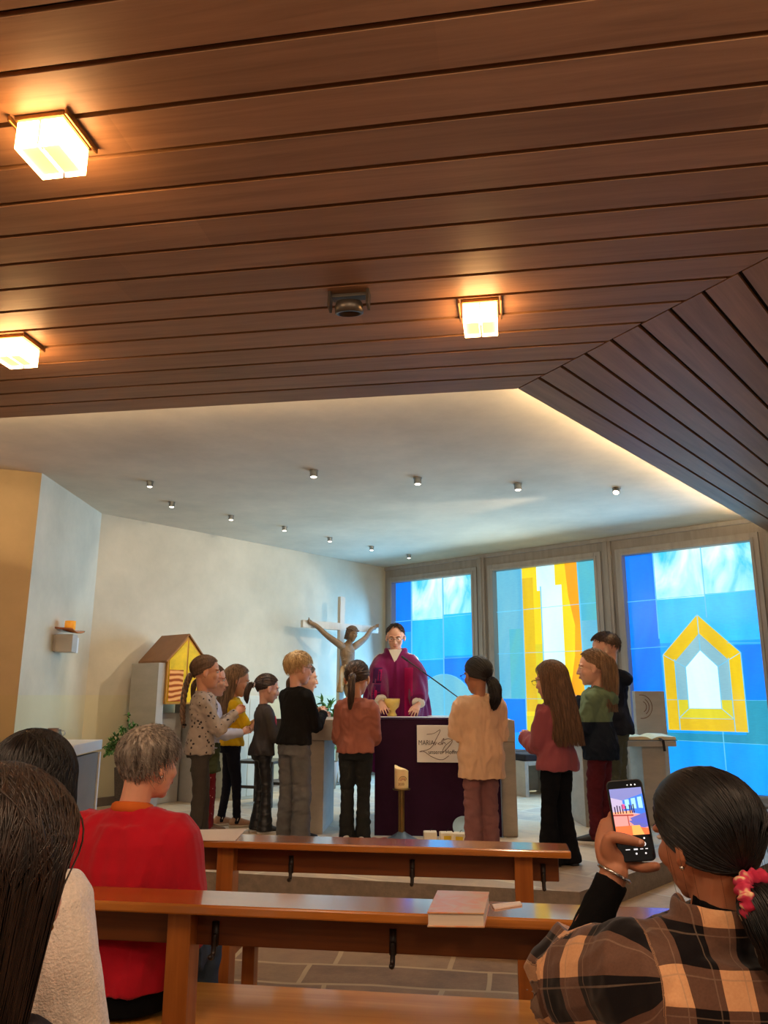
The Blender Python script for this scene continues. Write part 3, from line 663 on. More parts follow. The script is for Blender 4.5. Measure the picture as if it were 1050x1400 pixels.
for k, (rr, col) in enumerate(((.034, (150, 96, 40)), (.022, (196, 120, 60)), (.013, (170, 50, 70)))):
    mb = MB(); mb.loft([onwax(.012 + rr * math.cos(a), zc * .36 + rr * math.sin(a)) for a in np.linspace(PI, .25 if k == 0 else .0, 14)], .0022, seg=6); mb.build('rainbow_band', mat('wax ink %d' % k, col, .6, var=0), t, smooth=True)
lettering('2020', .026, MATS['wax ink 0'], t, (-.03, -r - .0002, zc * .17), 1., .0008)
mb = MB(); mb.loft([(0, 0, zc * .68), (.001, 0, zc * .76)], .002, seg=6); mb.build('wick', M_blk, t)
# little things on the floor in front of the altar
M_tea = mat('white wax', (238, 228, 206), .5, var=.03)
for i, (q, lb) in enumerate((((587, 1145), 'square white candle block on the floor beside the candle stand'), ((609, 1146), 'square white candle block on the floor between two others'), ((627, 1147), 'square white candle block before the round glass plate'))):
    t = thing('candle_block', atz(*q, PZ) + np.array([0, -.12, 0]), lb, 'candle', 'candle blocks before the altar', rg.uniform(-20, 20))
    MB().box((0, 0, .035), (.11, .09, .07)).build('wax_body', M_tea, t, bevel=.008)
    mb = MB(); mb.loft([(0, 0, .068), (.008, 0, .085), (.02, 0, .088)], .002, n=6, seg=6); mb.build('wick', M_blk, t)
    if i: mb = MB(); mb.box((0, -.0455, .03), (.06, .003, .03)); mb.build('label', mat('yellow card', (226, 190, 40), .7), t)
t = thing('glass_plate', atz(634, 1146, PZ) + np.array([0, 0, 0]), 'round pale blue glass plate leaning by the altar', 'plate')
mb = MB(); mb.lathe([(.0, 0), (.085, .004), (.092, .01), (.085, .008), (.0, .006)], seg=36); R = rot((1, 0, 0), 62); mb.v = [V @ R.T + np.array([0, .0, .085]) for V in mb.v]
mb.build('plate', mat('pale blue glass', (170, 200, 214), .12, var=.05), t, smooth=True)
t = thing('bead_string', atz(522, 1148, PZ), 'dark red string of beads on the floor by the altar', 'beads')
mb = MB(); 
for k in range(16): mb.ell((-.09 + .0115 * k, .02 * math.sin(k * .8), .009), (.0075,) * 3, seg=8, rings=6)
mb.build('beads', mat('red beads', (120, 24, 34), .35, var=.1), t, smooth=True)

# crucifix
cb = aty(463, 1068, 11.0); cb[2] = PZ; ct = aty(464, 816, 11.)[2] - PZ; cc = aty(463, 857, 11.)[2] - PZ
M_cross = mat('limed wood cross', (196, 186, 170), .65, var=.08, scale=3., stretch=(6, 6, .5), bump=.1)
CRX = t = thing('crucifix', cb, 'tall pale wooden cross with a carved figure, standing free by the left wall', 'crucifix', None, -45)   # local +X towards az 48
MB().box((0, 0, ct / 2), (.088, .06, ct)).build('upright', M_cross, t, bevel=.003)
lq = (aty(413, 852, 9.2) - cb); 
MB().box((.0, -.002, cc), (1.42, .054, .1)).build('crossbar', M_cross, t, bevel=.003)
MB().box((0, 0, .015), (.30, .26, .03)).build('base_plate', M_steel, t, bevel=.004)
# ------------------------------------------------------------------ tabernacle on two stone slabs by the left wall
wd = .62                                                                    # how far the front stands off the wall
PT = KB + NL * wd
s0 = atpl(221, 1000, PT, NL); s0[2] = PZ; TAZ = 40.2 - 90                   # local +X along the wall (away), +Y out... see axes
t = thing('tabernacle', s0, 'golden gabled tabernacle house with red striped door held between pale slabs', 'tabernacle')
AX = np.column_stack([UL, -NL, (0, 0, 1)])                                  # local x along wall, y into wall, z up
t.matrix_world = Matrix(np.vstack([np.column_stack([AX, s0]), (0, 0, 0, 1)]).tolist())
zs = atpl(221, 906, PT, NL)[2] - PZ; ze = atpl(222, 902, PT, NL)[2] - PZ; zb = atpl(222, 963, PT, NL)[2] - PZ
wide = .50; za = atpl(253, 869, KB + NL * (wd), NL)[2] - PZ
M_slab = mat('pale slab', (176, 168, 156), .7, var=.08, scale=3., stretch=(1, 1, 4), bump=.1)
M_copper = mat('copper roof', (132, 88, 52), .55, .3, var=.1, scale=8.)
M_gold = mat('gilt wood', (200, 140, 50), .4, .3, var=.1)
M_yg = mat('yellow enamel', (236, 190, 24), .25, var=.2, scale=9., coat=.4)
m, nt, b = nodes('red striped enamel'); v = coords(nt, (1, 1, 1)); wv = N(nt, 'ShaderNodeTexWave', wave_type='BANDS', bands_direction='Z', i_Scale=5.5, i_Distortion=5., i_Detail=2.); wv.inputs['Detail Scale'].default_value = .7
nt.links.new(v, wv.inputs[0]); nt.links.new(ramp(nt, wv.outputs[0], [(.15, (150, 70, 22)), (.45, (226, 130, 50)), (.8, (238, 168, 92))]), b.inputs['Base Color']); b.inputs['Roughness'].default_value = .25; M_str = m
MB().box((-.045, wd * .42, zs / 2), (.09, wd * .84, zs)).build('slab', M_slab, t, bevel=.004)
MB().box((wide + .06, wd * .42, zs / 2), (.09, wd * .84, zs)).build('slab', M_slab, t, bevel=.004)
MB().box((wide / 2, wd * .6, zb / 2 - .05), (wide - .04, .10, zb - .1)).build('rear_slab', M_slab, t, bevel=.004)
D = .5; f0 = -.03
gab = [(0, f0, zb), (wide, f0, zb), (wide, f0, ze), (wide / 2, f0, za), (0, f0, ze)]
MB().prism(gab, (0, D, 0)).build('house_body', M_gold, t, bevel=.004)
for s in (0, 1):
    x0 = -.03 if s == 0 else wide + .03; zz = ze - .03
    MB().prism([(x0, f0 - .02, zz), (wide / 2, f0 - .02, za), (wide / 2, f0 - .02, za + .022), (x0, f0 - .02, zz + .022)], (0, D + .04, 0)).build('roof', M_copper, t, bevel=.002)
fr = f0 - .006; b_ = .02
door = MB().prism([(b_, fr, zb + b_), (wide / 2 - .01, fr, zb + b_), (wide / 2 - .01, fr, za - .05), (b_, fr, ze + .0)], (0, .004, 0)).build('door', M_yg, t)
MB().prism([(b_ + .006, fr - .005, zb + b_ + .006), (wide / 2 - .045, fr - .005, zb + b_ + .006), (wide / 2 - .045, fr - .005, zb + (ze - zb) * .78), (b_ + .006, fr - .005, zb + (ze - zb) * .78)], (0, .004, 0)).build('striped_panel', M_str, door)
door = MB().prism([(wide / 2 + .01, fr, zb + b_), (wide - b_, fr, zb + b_), (wide - b_, fr, ze), (wide / 2 + .01, fr, za - .05)], (0, .004, 0)).build('door', M_yg, t)

# ------------------------------------------------------------------ apostle candle bracket on the niche wall
nK = nrm(np.array([(KB - KA)[1], -(KB - KA)[0], 0])); q = atpl(78, 880, KA, nK); uK = nrm(KB - KA)
t = thing('wall_candle_holder', q, 'small stone wall bracket with an amber glass bowl and candle on the pale side wall', 'candle holder')
AX = np.column_stack([uK, nK, (0, 0, 1)]); t.matrix_world = Matrix(np.vstack([np.column_stack([AX, q]), (0, 0, 0, 1)]).tolist())
MB().box((.0, .02, -.0), (.2, .04, .15)).build('back_plate', M_slab, t, bevel=.002)
MB().box((-.05, .11, -.0), (.13, .16, .17)).build('stone_block', M_slab, t, bevel=.003)
MB().box((.08, .10, -.01), (.11, .12, .15)).build('stone_block', M_white, t, bevel=.003)
M_amb = mat('amber glass', (168, 84, 24), .12, var=.15, coat=.5); M_ambl = mat('amber glass glowing', (226, 150, 40), .15, var=.1, emit=(226, 140, 30), estr=.35)
mb = MB(); xs = np.linspace(-.17, .17, 13); V = []; 
for y in (.03, .2):
    for x in xs: V.append((x, y, .1 + .9 * x * x + (.012 if y < .1 else 0)))
n = 13; V2 = [(a, b2, c2 + .012) for a, b2, c2 in V]; F = [(j, j + 1, n + j + 1, n + j) for j in range(n - 1)] + [(2 * n + j, 3 * n + j, 3 * n + j + 1, 2 * n + j + 1) for j in range(n - 1)] + [(j, 2 * n + j, 2 * n + j + 1, j + 1) for j in range(n - 1)] + [(n + j, n + j + 1, 3 * n + j + 1, 3 * n + j) for j in range(n - 1)] + [(0, n, 3 * n, 2 * n), (n - 1, 3 * n - 1, 4 * n - 1, 2 * n - 1)]
mb.add(V + V2, F); mb.build('glass_bowl', M_amb, t, smooth=True)
MB().lathe([(.0, .115), (.05, .115), (.052, .22), (.046, .22), (.045, .13), (.0, .13)], c=(0, .11, 0), seg=24).build('candle_glass', M_ambl, t, smooth=True)

# ------------------------------------------------------------------ credence table
B0 = atz(132, 1112, PZ); B0 = CAM + (B0 - CAM) * .84; zt = aty(142, 1011, B0[1])[2]; B0[2] = PZ; Fr = atz(100.4, 1019, zt); Bk = B0 + np.array([0, 0, zt - PZ]); ax = nrm((Bk - Fr) * np.array([1, 1, 0])); W_ = np.linalg.norm((Bk - Fr)[:2])
lf = np.array([-ax[1], ax[0], 0]); H = zt - PZ; AX = np.column_stack([ax, lf, (0, 0, 1)])
t = thing('credence_table', (0, 0, 0), 'white topped side table with grey side panel at the left', 'table')
o0 = np.array([Fr[0], Fr[1], PZ]); t.matrix_world = Matrix(np.vstack([np.column_stack([AX, o0]), (0, 0, 0, 1)]).tolist())
MB().box((W_ / 2, .25, H - .04), (W_, .5, .08)).build('tabletop', M_white, t, bevel=.004)
MB().box((W_ / 2 - .01, .04, (H - .1) / 2), (W_ - .06, .05, H - .1)).build('side_panel', mat('grey laminate', (128, 118, 110), .5, var=.05), t, bevel=.002)
MB().box((W_ - .02, .03, (H - .1) / 2), (.035, .055, H - .1)).build('leg', M_white, t, bevel=.002)
MB().box((.06, .25, (H - .1) / 2), (.03, .42, H - .1)).build('front_panel', M_stone, t, bevel=.002)
MB().box((W_ / 2, .46, (H - .1) / 2), (W_ - .06, .05, H - .1)).build('side_panel', MATS['grey laminate'], t, bevel=.002)
def on_t(px, py): return atz(px, py, zt + .001)
t = thing('glass_bowl', on_t(51, 1014), 'small pink glass bowl on the white side table', 'bowl')
MB().lathe([(.0, 0), (.03, 0), (.05, .035), (.056, .075), (.05, .075), (.044, .035), (.0, .01)], seg=28).build('bowl', mat('pink glass', (190, 70, 84), .15, var=.05), t, smooth=True)
t = thing('metal_beaker', on_t(71.5, 1012.5), 'tan metal beaker on the white side table', 'beaker')
MB().lathe([(.0, 0), (.042, 0), (.044, .006), (.042, .09), (.046, .10), (.04, .10), (.037, .01), (.0, .008)], seg=28).build('beaker', mat('tan metal', (150, 120, 100), .35, .6, var=.05), t, smooth=True)
t = thing('glass_cruet', on_t(79, 1011.5), 'clear glass cruet with a loop handle on the white side table', 'cruet')
M_clear = mat('clear glass', (214, 222, 226), .05, var=0, trans=.85)
MB().lathe([(.0, 0), (.03, 0), (.034, .03), (.02, .07), (.024, .085), (.019, .085), (.015, .07), (.028, .03), (.0, .006)], seg=24).build('flask', M_clear, t, smooth=True)
mb = MB(); mb.loft([(.03, 0, .03), (.055, 0, .045), (.05, 0, .07), (.02, 0, .075)], .004, n=12, seg=8); mb.build('handle', M_clear, t, smooth=True)

# ------------------------------------------------------------------ plants
M_leafd = mat('leaf', (62, 104, 46), .5, var=.35, scale=9.); M_leafl = mat('leaf light', (96, 140, 62), .5, var=.3, scale=9.); M_stem = mat('stem', (84, 96, 50), .7, var=.1)
def leafy(mb, ms, p, d, L, w, mi):
    d = nrm(d); s = nrm(np.cross(d, (0.1, .2, 1))); u = np.cross(s, d)
    P = [p, p + d * L * .3 + s * w - u * L * .02, p + d * L * .7 + s * w * .8 - u * L * .08, p + d * L - u * L * .22, p + d * L * .7 - s * w * .8 - u * L * .08, p + d * L * .3 - s * w - u * L * .02, p + d * L * .5 + u * L * .05]
    mb.add(P, [(0, 1, 6), (1, 2, 6), (2, 3, 6), (3, 4, 6), (4, 5, 6), (5, 0, 6)], mi)
def foliage(t, base, stems, hgt, spread, llen, lw, dens, seed, droop=.3, z0=0.):
    g = np.random.default_rng(seed); lv, st = MB(), MB()
    for k in range(stems):
        a = g.uniform(0, 6.28); sp = spread * math.sqrt(g.uniform(0.02, 1)); hh = hgt * g.uniform(.55, 1) * (1 - .35 * sp / spread)
        p0 = np.array([math.cos(a) * .03, math.sin(a) * .03, z0]); tip = np.array([math.cos(a) * sp, math.sin(a) * sp, z0 + hh]); mid = p0 * .4 + tip * .6 + np.array([0, 0, hh * .15])
        tip[2] -= droop * sp
        C = cr([p0, mid, tip], 9); st.loft(C, .003, seg=5, cap='flat')
        for i in range(2, 9):
            for _ in range(dens):
                d = nrm(C[i] - C[i - 1]) * .6 + g.normal(size=3) * .6 + np.array([0, 0, .1])
                leafy(lv, None, C[i] + g.normal(size=3) * .004, d, llen * g.uniform(.6, 1.1), lw * g.uniform(.7, 1.1), int(g.uniform() < .35))
    st.build('stem', M_stem, t, fix=False); o = lv.build('leaves', [M_leafd, M_leafl], t, fix=False); return o
b0 = atz(170, 1113, PZ); hp = aty(170, 1048, b0[1])[2] - PZ
t = thing('planter', b0, 'tall dark wicker planter with feathery green foliage by the left wall', 'plant')
M_wick = mat('dark wicker', (84, 72, 66), .8, var=.4, scale=60., stretch=(1, 1, 2.), bump=.8, bscale=90.)
mb = MB(); mb.loft([(0, 0, 0), (0, 0, hp)], [.105, .15], seg=4, ref=(1, 1, 0), cap='flat'); mb.build('basket', M_wick, t, bevel=.006)
MB().lathe([(.0, hp - .01), (.1, hp - .01), (.09, hp + .015), (.0, hp + .02)], seg=16).build('soil', mat('soil', (50, 38, 30), .95, var=.3, scale=40.), t)
foliage(t, b0, 64, .56, .25, .055, .011, 3, 5, .5, hp)
mb = MB()
for k in range(5): mb.ell((.13 + .02 * k, -.1, hp + .05 + .03 * math.sin(k * 2)), (.014, .014, .012), seg=8, rings=6)
mb.build('blossom', mat('salmon blossom', (232, 140, 110), .7), t, smooth=True)
b0 = atz(447, 1078, PZ) ; hp = aty(447, 1041, b0[1])[2] - PZ
t = thing('potted_plant', b0, 'broad leaved green plant in a grey pot beside the cross', 'plant')
MB().lathe([(.0, 0), (.11, 0), (.15, hp), (.138, hp), (.13, hp - .03), (.0, hp - .03)], seg=36).build('pot', mat('grey pot', (150, 140, 130), .7, var=.06), t, smooth=True)
foliage(t, b0, 34, .98, .30, .12, .022, 2, 9, .5, hp - .03)

# ------------------------------------------------------------------ white low cabinet and dark chair behind the girls
q = atz(316, 1090, PZ); q2 = aty(337, 950, q[1] + .25); L_ = 1.0
t = thing('low_cabinet', q, 'pale low cabinet against the left wall behind the girl in yellow', 'cabinet', None, -49.8)
Hc = aty(330, 951, 8.9)[2] - PZ
MB().box((.0, .0, Hc / 2), (.32, .5, Hc)).build('body', mat('pale lacquer', (206, 204, 186), .6, var=.03), t, bevel=.004)
for k in (-1, 1): MB().box((k * .0775, -.258, Hc / 2), (.15, .016, Hc - .06)).build('door', MATS['pale lacquer'], t, bevel=.003)
q = atz(324, 1102, PZ)
t = thing('dark_chair', q, 'dark brown wooden chair mostly hidden behind the girl in yellow', 'chair', None, 20)
M_dw = wood('dark chair wood', (34, 26, 22), (54, 42, 34), 'z', .4, .2)
for x, y in ((0, 0), (.4, 0), (0, .4), (.4, .4)):
    MB().box((x, y, .23 if y == 0 else .46), (.038, .038, .46 if y == 0 else .92)).build('leg', M_dw, t, bevel=.003)
MB().box((.2, .2, .455), (.46, .46, .03)).build('seat', M_dw, t, bevel=.006); MB().box((.2, .4, .8), (.4, .022, .2)).build('backrest', M_dw, t, bevel=.004)
for y in (0, .4): MB().box((.2, y, .2), (.4, .022, .03)).build('stretcher', M_dw, t, bevel=.002)

# ------------------------------------------------------------------ seats behind the altar, under the windows
M_cush = fabric('dark cushion', (46, 42, 44))
def stool(px, z0, label, azm, w=.5):
    q = atz(*px, PZ); t = thing('sedile', q, label, 'stool', 'grey cushioned seats behind the altar', azm)
    for s in (0, 1): MB().box((s * (w - .05) + .025, .22, .2), (.05, .44, .40)).build('side_panel', M_stone, t, bevel=.003)
    MB().box((w / 2, .22, .375), (w - .1, .44, .05)).build('seat_board', M_stone, t, bevel=.003); MB().box((w / 2, .40, .19), (w - .1, .03, .34)).build('rear_board', M_stone, t, bevel=.003)
    MB().box((w / 2, .22, .44), (w - .02, .43, .08)).build('cushion', M_cush, t, bevel=.02, bseg=3)
stool((719, 1090), 0, 'grey stone stool with dark cushion nearest the girl in the rose jacket', -24)
stool((697, 1083), 0, 'grey stone stool with dark cushion farther back under the middle window', -48)

# ------------------------------------------------------------------ ambo with the open book
f1 = atz(808, 1131, PZ); zt = aty(918, 1012, f1[1] + .15)[2] - PZ
t = thing('ambo', f1, 'grey reading desk on two slabs, carrying a large open book', 'lectern', None, -2)
wA = aty(921, 1010, f1[1])[0] - f1[0]
MB().box((wA / 2 - .02, .22, zt - .025), (wA + .1, .46, .05)).build('desk_top', M_slab, t, bevel=.003)
MB().box((0, .25, (zt - .05) / 2), (.09, .5, zt - .05)).build('leg', M_stone, t, bevel=.004); MB().box((wA - .16, .25, (zt - .05) / 2), (.22, .34, zt - .05)).build('leg', M_stone, t, bevel=.004)
xb = aty(884, 1000, f1[1] + .2)[0] - f1[0]
t2 = thing('open_book', f1 + Rz(-2) @ np.array([xb, .2, zt + .001]), 'large open book with cream pages on the reading desk', 'book', None, -2)
M_page = mat('cream page', (246, 226, 176), .7, var=.04, scale=30., stretch=(.2, 6, 1))
for s in (-1, 1):
    mb = MB(); xs = np.linspace(0, .23, 12) * s; V = []
    for y in (-.16, .17):
        for x in xs: V.append((x, y, .012 + .03 * math.sin(min(1, abs(x) / .1) * PI / 2) * (1 - .35 * abs(x) / .23) + .05 * (y + .16)))
    n = 12; V += [(a, b2, .006 + .05 * (b2 + .16)) for a, b2, c2 in V]
    F = [(j, j + 1, n + j + 1, n + j) for j in range(n - 1)] + [(2 * n + j, 3 * n + j, 3 * n + j + 1, 2 * n + j + 1) for j in range(n - 1)] + [(j, 2 * n + j, 2 * n + j + 1, j + 1) for j in range(n - 1)] + [(n + j, n + j + 1, 3 * n + j + 1, 3 * n + j) for j in range(n - 1)] + [(0, n, 3 * n, 2 * n), (n - 1, 3 * n - 1, 4 * n - 1, 2 * n - 1)]
    mb.add(V, F); mb.build('page_block', M_page, t2, smooth=False)
MB().box((0, .005, .012), (.48, .35, .006), rot((1, 0, 0), 2.9)).build('cover', M_blk, t2, bevel=.002)
mb = MB(); mb.prism([(.06, -.165, .02), (.085, -.165, .02), (.085, -.25, .008), (.06, -.25, .008)], (0, 0, .002)); mb.prism([(.06, -.25, .01), (.085, -.25, .01), (.09, -.256, -.09), (.065, -.256, -.09)], (0, -.002, 0)); mb.build('ribbon', M_cush, t2)
# engraved panel behind the desk
q = aty(888, 975, f1[1] + .75); t = thing('engraved_panel', (q[0], q[1], PZ), 'tall pale stone panel with an engraved ring behind the reading desk', 'panel', None, -10)
hz = aty(888, 945, q[1])[2] - PZ; wP = aty(906, 975, q[1])[0] - aty(862, 975, q[1])[0]
MB().box((0, 0, hz / 2), (wP, .06, hz)).build('panel', M_slab, t, bevel=.004)
zc = aty(870, 966, q[1])[2] - PZ; cx = -.10
for r_, a0, a1 in ((.118, -1.7, 1.7), (.085, -1.0, 1.0), (.055, -1.1, 1.1)):
    mb = MB(); mb.loft([(cx + r_ * math.cos(a), -.031, zc + r_ * math.sin(a)) for a in np.linspace(a0, a1, 24)], .0035, seg=6); mb.build('engraved_line', mat('engraving', (120, 84, 66), .8), t, smooth=True)
# ================================================================== PEOPLE
def ik(S, W, a, b, pole):
    S, W = np.array(S, float), np.array(W, float); d = W - S; L = np.linalg.norm(d); mx = (a + b) * .995
    if L > mx: W = S + d / L * mx; d = W - S; L = mx
    x = (a * a - b * b + L * L) / (2 * L); h = math.sqrt(max(0, a * a - x * x)); u = d / L
    p = np.array(pole, float); p = p - u * (p @ u); return S + u * x + nrm(p) * h, W
def HM(center, hh, yaw=0., pitch=0., roll=0.):
    """head frame: +Y face, unit = head height; yaw clockwise, pitch down positive"""
    R = rot((0, 0, 1), -yaw) @ rot((1, 0, 0), -pitch) @ rot((0, 1, 0), roll)
    M = np.eye(4); M[:3, :3] = R * hh; M[:3, 3] = np.array(center); return M
def hp(M, p): return M[:3, :3] @ np.array(p, float) + M[:3, 3]
def head(mb, M, adult=False, female=True):
    mb.M = M; e = mb.ell
    e((0, -.06, .13), (.335, .42, .365), seg=24, rings=16)
    e((0, .08, -.10), (.275, .315, .36), seg=20, rings=14)
    e((0, .14, -.27), (.215, .225, .21)); e((0, .265, -.405), (.085, .085, .075))
    for s in (-1, 1):
        e((s * .15, .24, -.10), (.11, .12, .12)); e((s * .13, .33, .105), (.12, .05, .04), rot((0, 0, 1), -s * 18))
        mb.loft([(s * .335, -.0, .06), (s * .37, -.05, .02), (s * .375, -.05, -.08), (s * .345, -.005, -.14)], .03, .05, n=8, seg=8)
        e((s * .345, -.02, -.03), (.03, .07, .12), rot((0, 0, 1), s * 20))
        e((s * .045, .405, -.125), (.035, .04, .032))
    mb.loft([(0, .355, .10), (0, .395, .02), (0, .432, -.07), (0, .450, -.115)], [.028, .03, .040, .042], n=10, seg=10)
    e((0, .375, -.215), (.085, .04, .024)); e((0, .37, -.262), (.075, .045, .03))
    mb.M = None
def eyes(parent, M, iris=(70, 50, 36), brow=(60, 44, 32), down=0., closed=False):
    w = mat('eye white', (226, 220, 214), .25, var=0); im = mat('iris %s' % (iris,), iris, .2, var=0); bm_ = mat('brow %s' % (brow,), brow, .8, var=.1)
    for s in (-1, 1):
        mb = MB(); mb.M = M; mb.ell((s * .135, .318, .035), (.052, .05, .026), mi=0); mb.ell((s * .133, .352, .03 - down * .3), (.022, .02, .022), seg=10, rings=8, mi=1); mb.build('eye', [w, im], parent, smooth=True)
        mb = MB(); mb.M = M; mb.loft([(s * .055, .375, .105), (s * .14, .372, .125), (s * .225, .315, .10)], [.012, .014, .006], n=8, seg=6); mb.build('eyebrow', bm_, parent, smooth=True)
    mb = MB(); mb.M = M
    mb.loft([(-.085, .378, -.24), (-.03, .418, -.222), (0, .417, -.228), (.03, .418, -.222), (.085, .378, -.24)], [.004, .012, .011, .012, .004], n=12, seg=6)
    mb.loft([(-.08, .378, -.243), (0, .418, -.262), (.08, .378, -.243)], [.004, .017, .004], n=10, seg=6); mb.build('lips', mat('lips', (176, 104, 92), .5, var=.05), parent, smooth=True)
def specs(parent, M, col=(40, 34, 34)):
    m = mat('spectacle frame %s' % (col,), col, .35, .4, var=0); mb = MB(); mb.M = M
    for s in (-1, 1):
        mb.loft([(s * .15 + .105 * math.cos(a), .43, .015 + .075 * math.sin(a)) for a in np.linspace(0, 2 * PI, 20)], .005, seg=6, cap='flat')
        mb.loft([(s * .255, .43, .03), (s * .34, .36, .04), (s * .375, -.03, .05)], .009, n=10, seg=6)
    mb.loft([(-.05, .43, .03), (0, .455, .035), (.05, .43, .03)], .009, n=6, seg=6)
    o = mb.build('glasses', m, parent, smooth=True); return o
def hand(mb, W, d, nb, s, side, curl=35., thumb=30., spread=6., finger=(1, 1, 1, 1)):
    d = nrm(d); nb = np.array(nb, float); nb = nrm(nb - d * (nb @ d)); l = np.cross(d, nb); t_ = -side              # l: to the right when palm is down
    pw = .20 * s
    mb.loft([W - d * .05 * s, W + d * .12 * s, W + d * .32 * s, W + d * .48 * s], [.135 * s, .17 * s, .21 * s, .205 * s], [.10 * s, .095 * s, .085 * s, .065 * s], n=8, seg=14, ref=nb)
    for k, (o, Ln) in enumerate(((-.155, .44), (-.052, .50), (.052, .46), (.155, .36))):
        o = o * s * side; p = W + d * s * (.47 - .03 * abs(k - 1)) + l * o; dd = d * math.cos(math.radians(spread * (k - 1.5))) + l * side * math.sin(math.radians(spread * (k - 1.5)))
        dd = nrm(dd); pts = [p - dd * .05 * s, p]; c = curl * finger[k]; a = c * .55
        for f, add in ((.44, .55), (.31, 1.), (.25, .8)):
            ar = math.radians(a); q = pts[-1] + (dd * math.cos(ar) - nb * math.sin(ar)) * Ln * s * f; pts.append(q); a += c * add
        mb.loft(pts, [.050 * s, .048 * s, .044 * s, .040 * s, .033 * s], n=12, seg=10)
    b = W + d * s * .14 + l * t_ * .12 * s - nb * .03 * s; ta = math.radians(thumb)
    td = nrm(d * math.cos(ta) + l * t_ * math.sin(ta) - nb * .35); tp = [b, b + td * .22 * s, b + nrm(td + d * .25 - nb * .15) * .40 * s, b + nrm(td + d * .6 - nb * .2) * .55 * s]
    mb.loft(tp, [.075 * s, .062 * s, .05 * s, .038 * s], n=10, seg=10)

# ------------------------------------------------------------------ hair
HC_, HR_ = np.array([0, -.06, .125]), np.array([.352, .437, .40])
def scalp(phi, th, off=0.):
    phi = np.asarray(phi, float); th = np.asarray(th, float)
    d = np.stack([np.sin(th) * np.sin(phi), np.sin(th) * np.cos(phi), np.cos(th)], -1)
    P = HC_ + d * (HR_ + np.asarray(off)[..., None] if np.ndim(off) else HR_ + off)
    low = np.clip(-(d[..., 2]), 0, 1); P = P.copy(); P[..., 2] -= low * .10; P[..., 1] += low * .14 * np.where(d[..., 1] < 0, 1, 0); return P
def hairline(phi, front=52., side=92., back=128.):
    a = np.abs((np.asarray(phi) + PI) % (2 * PI) - PI) / PI                 # 0 front .. 1 back
    return np.radians(np.interp(a, [0, .22, .36, .48, .58, 1], [front, front + 6, side - 8, side, side + 16, back]))
def cap(mb, off=.012, hl=hairline, nphi=40, nth=16):
    V = [scalp(0, 0, off)]; F = []; ph = np.linspace(0, 2 * PI, nphi, endpoint=False)
    for i in range(1, nth + 1):
        k = i / nth; o = off * (1 - max(0, k - .8) / .2 * 1.8)
        for p in ph: V.append(scalp(p, hl(p) * k, o))
    for j in range(nphi): F.append((0, 1 + j, 1 + (j + 1) % nphi))
    for i in range(nth - 1):
        for j in range(nphi): a = 1 + i * nphi; F.append((a + j, a + nphi + j, a + nphi + (j + 1) % nphi, a + (j + 1) % nphi))
    mb.add(V, F)
def tubes(mb, P, r, taper=.35, sides=3):
    """many strands at once: P (N,k,3)"""
    P = np.asarray(P, float); n, k, _ = P.shape
    if mb.M is not None: P = P @ mb.M[:3, :3].T + mb.M[:3, 3]; r = r * np.linalg.norm(mb.M[:3, 0])
    T = np.gradient(P, axis=1); T /= np.linalg.norm(T, axis=2)[..., None] + 1e-12
    u = np.cross(T, np.array([.31, .22, .93])); u /= np.linalg.norm(u, axis=2)[..., None] + 1e-9; w = np.cross(T, u)
    rad = (r * (1 - (1 - taper) * np.linspace(0, 1, k) ** 2))[None, :, None] * np.ones((n, 1, 1))
    A = np.arange(sides) * 2 * PI / sides
    V = P[:, :, None, :] + rad[..., None] * (np.cos(A)[None, None, :, None] * u[:, :, None, :] + np.sin(A)[None, None, :, None] * w[:, :, None, :])
    V = V.reshape(-1, 3); F = []
    base = np.arange(n)[:, None, None] * k * sides + np.arange(k - 1)[None, :, None] * sides; j = np.arange(sides)[None, None, :]; j2 = (j + 1) % sides
    Q = np.stack([base + j, base + j2, base + sides + j2, base + sides + j], -1).reshape(-1, 4)
    S = mb.M; mb.M = None; mb.add(V, [tuple(q) for q in Q.tolist()]); mb.M = S
def slerp_dir(a, b, t):
    a = a / np.linalg.norm(a, axis=-1)[..., None]; b = b / np.linalg.norm(b, axis=-1)[..., None]; c = np.clip((a * b).sum(-1), -1, 1); w = np.arccos(c)[:, None, None]
    s = np.sin(w) + 1e-6; t = t[None, :, None]; return (np.sin((1 - t) * w) * a[:, None] + np.sin(t * w) * b[:, None]) / s
def onscalp(D, off):
    low = np.clip(-D[..., 2], 0, 1); P = HC_ + D * (HR_ + off); P[..., 2] -= low * .10; P[..., 1] += low * .14 * (D[..., 1] < 0); return P
def hair_pulled(mb, g, tie, n=300, r=.013, hl=hairline, off=.02):
    """all hair drawn over the skull to the point tie (a direction)"""
    ph = g.uniform(0, 2 * PI, n); th = hl(ph) * np.sqrt(g.uniform(.03, 1, n)); th[: n // 3] = hl(ph[: n // 3])
    A = np.stack([np.sin(th) * np.sin(ph), np.sin(th) * np.cos(ph), np.cos(th)], -1); B = np.broadcast_to(nrm(tie), A.shape)
    D = slerp_dir(A, B, np.linspace(0, 1, 12)); D /= np.linalg.norm(D, axis=-1)[..., None]
    o = (off + g.uniform(-.008, .012, n))[:, None, None] * np.linspace(.5, 1.6, 12)[None, :, None]
    tubes(mb, onscalp(D, o), r, .8)
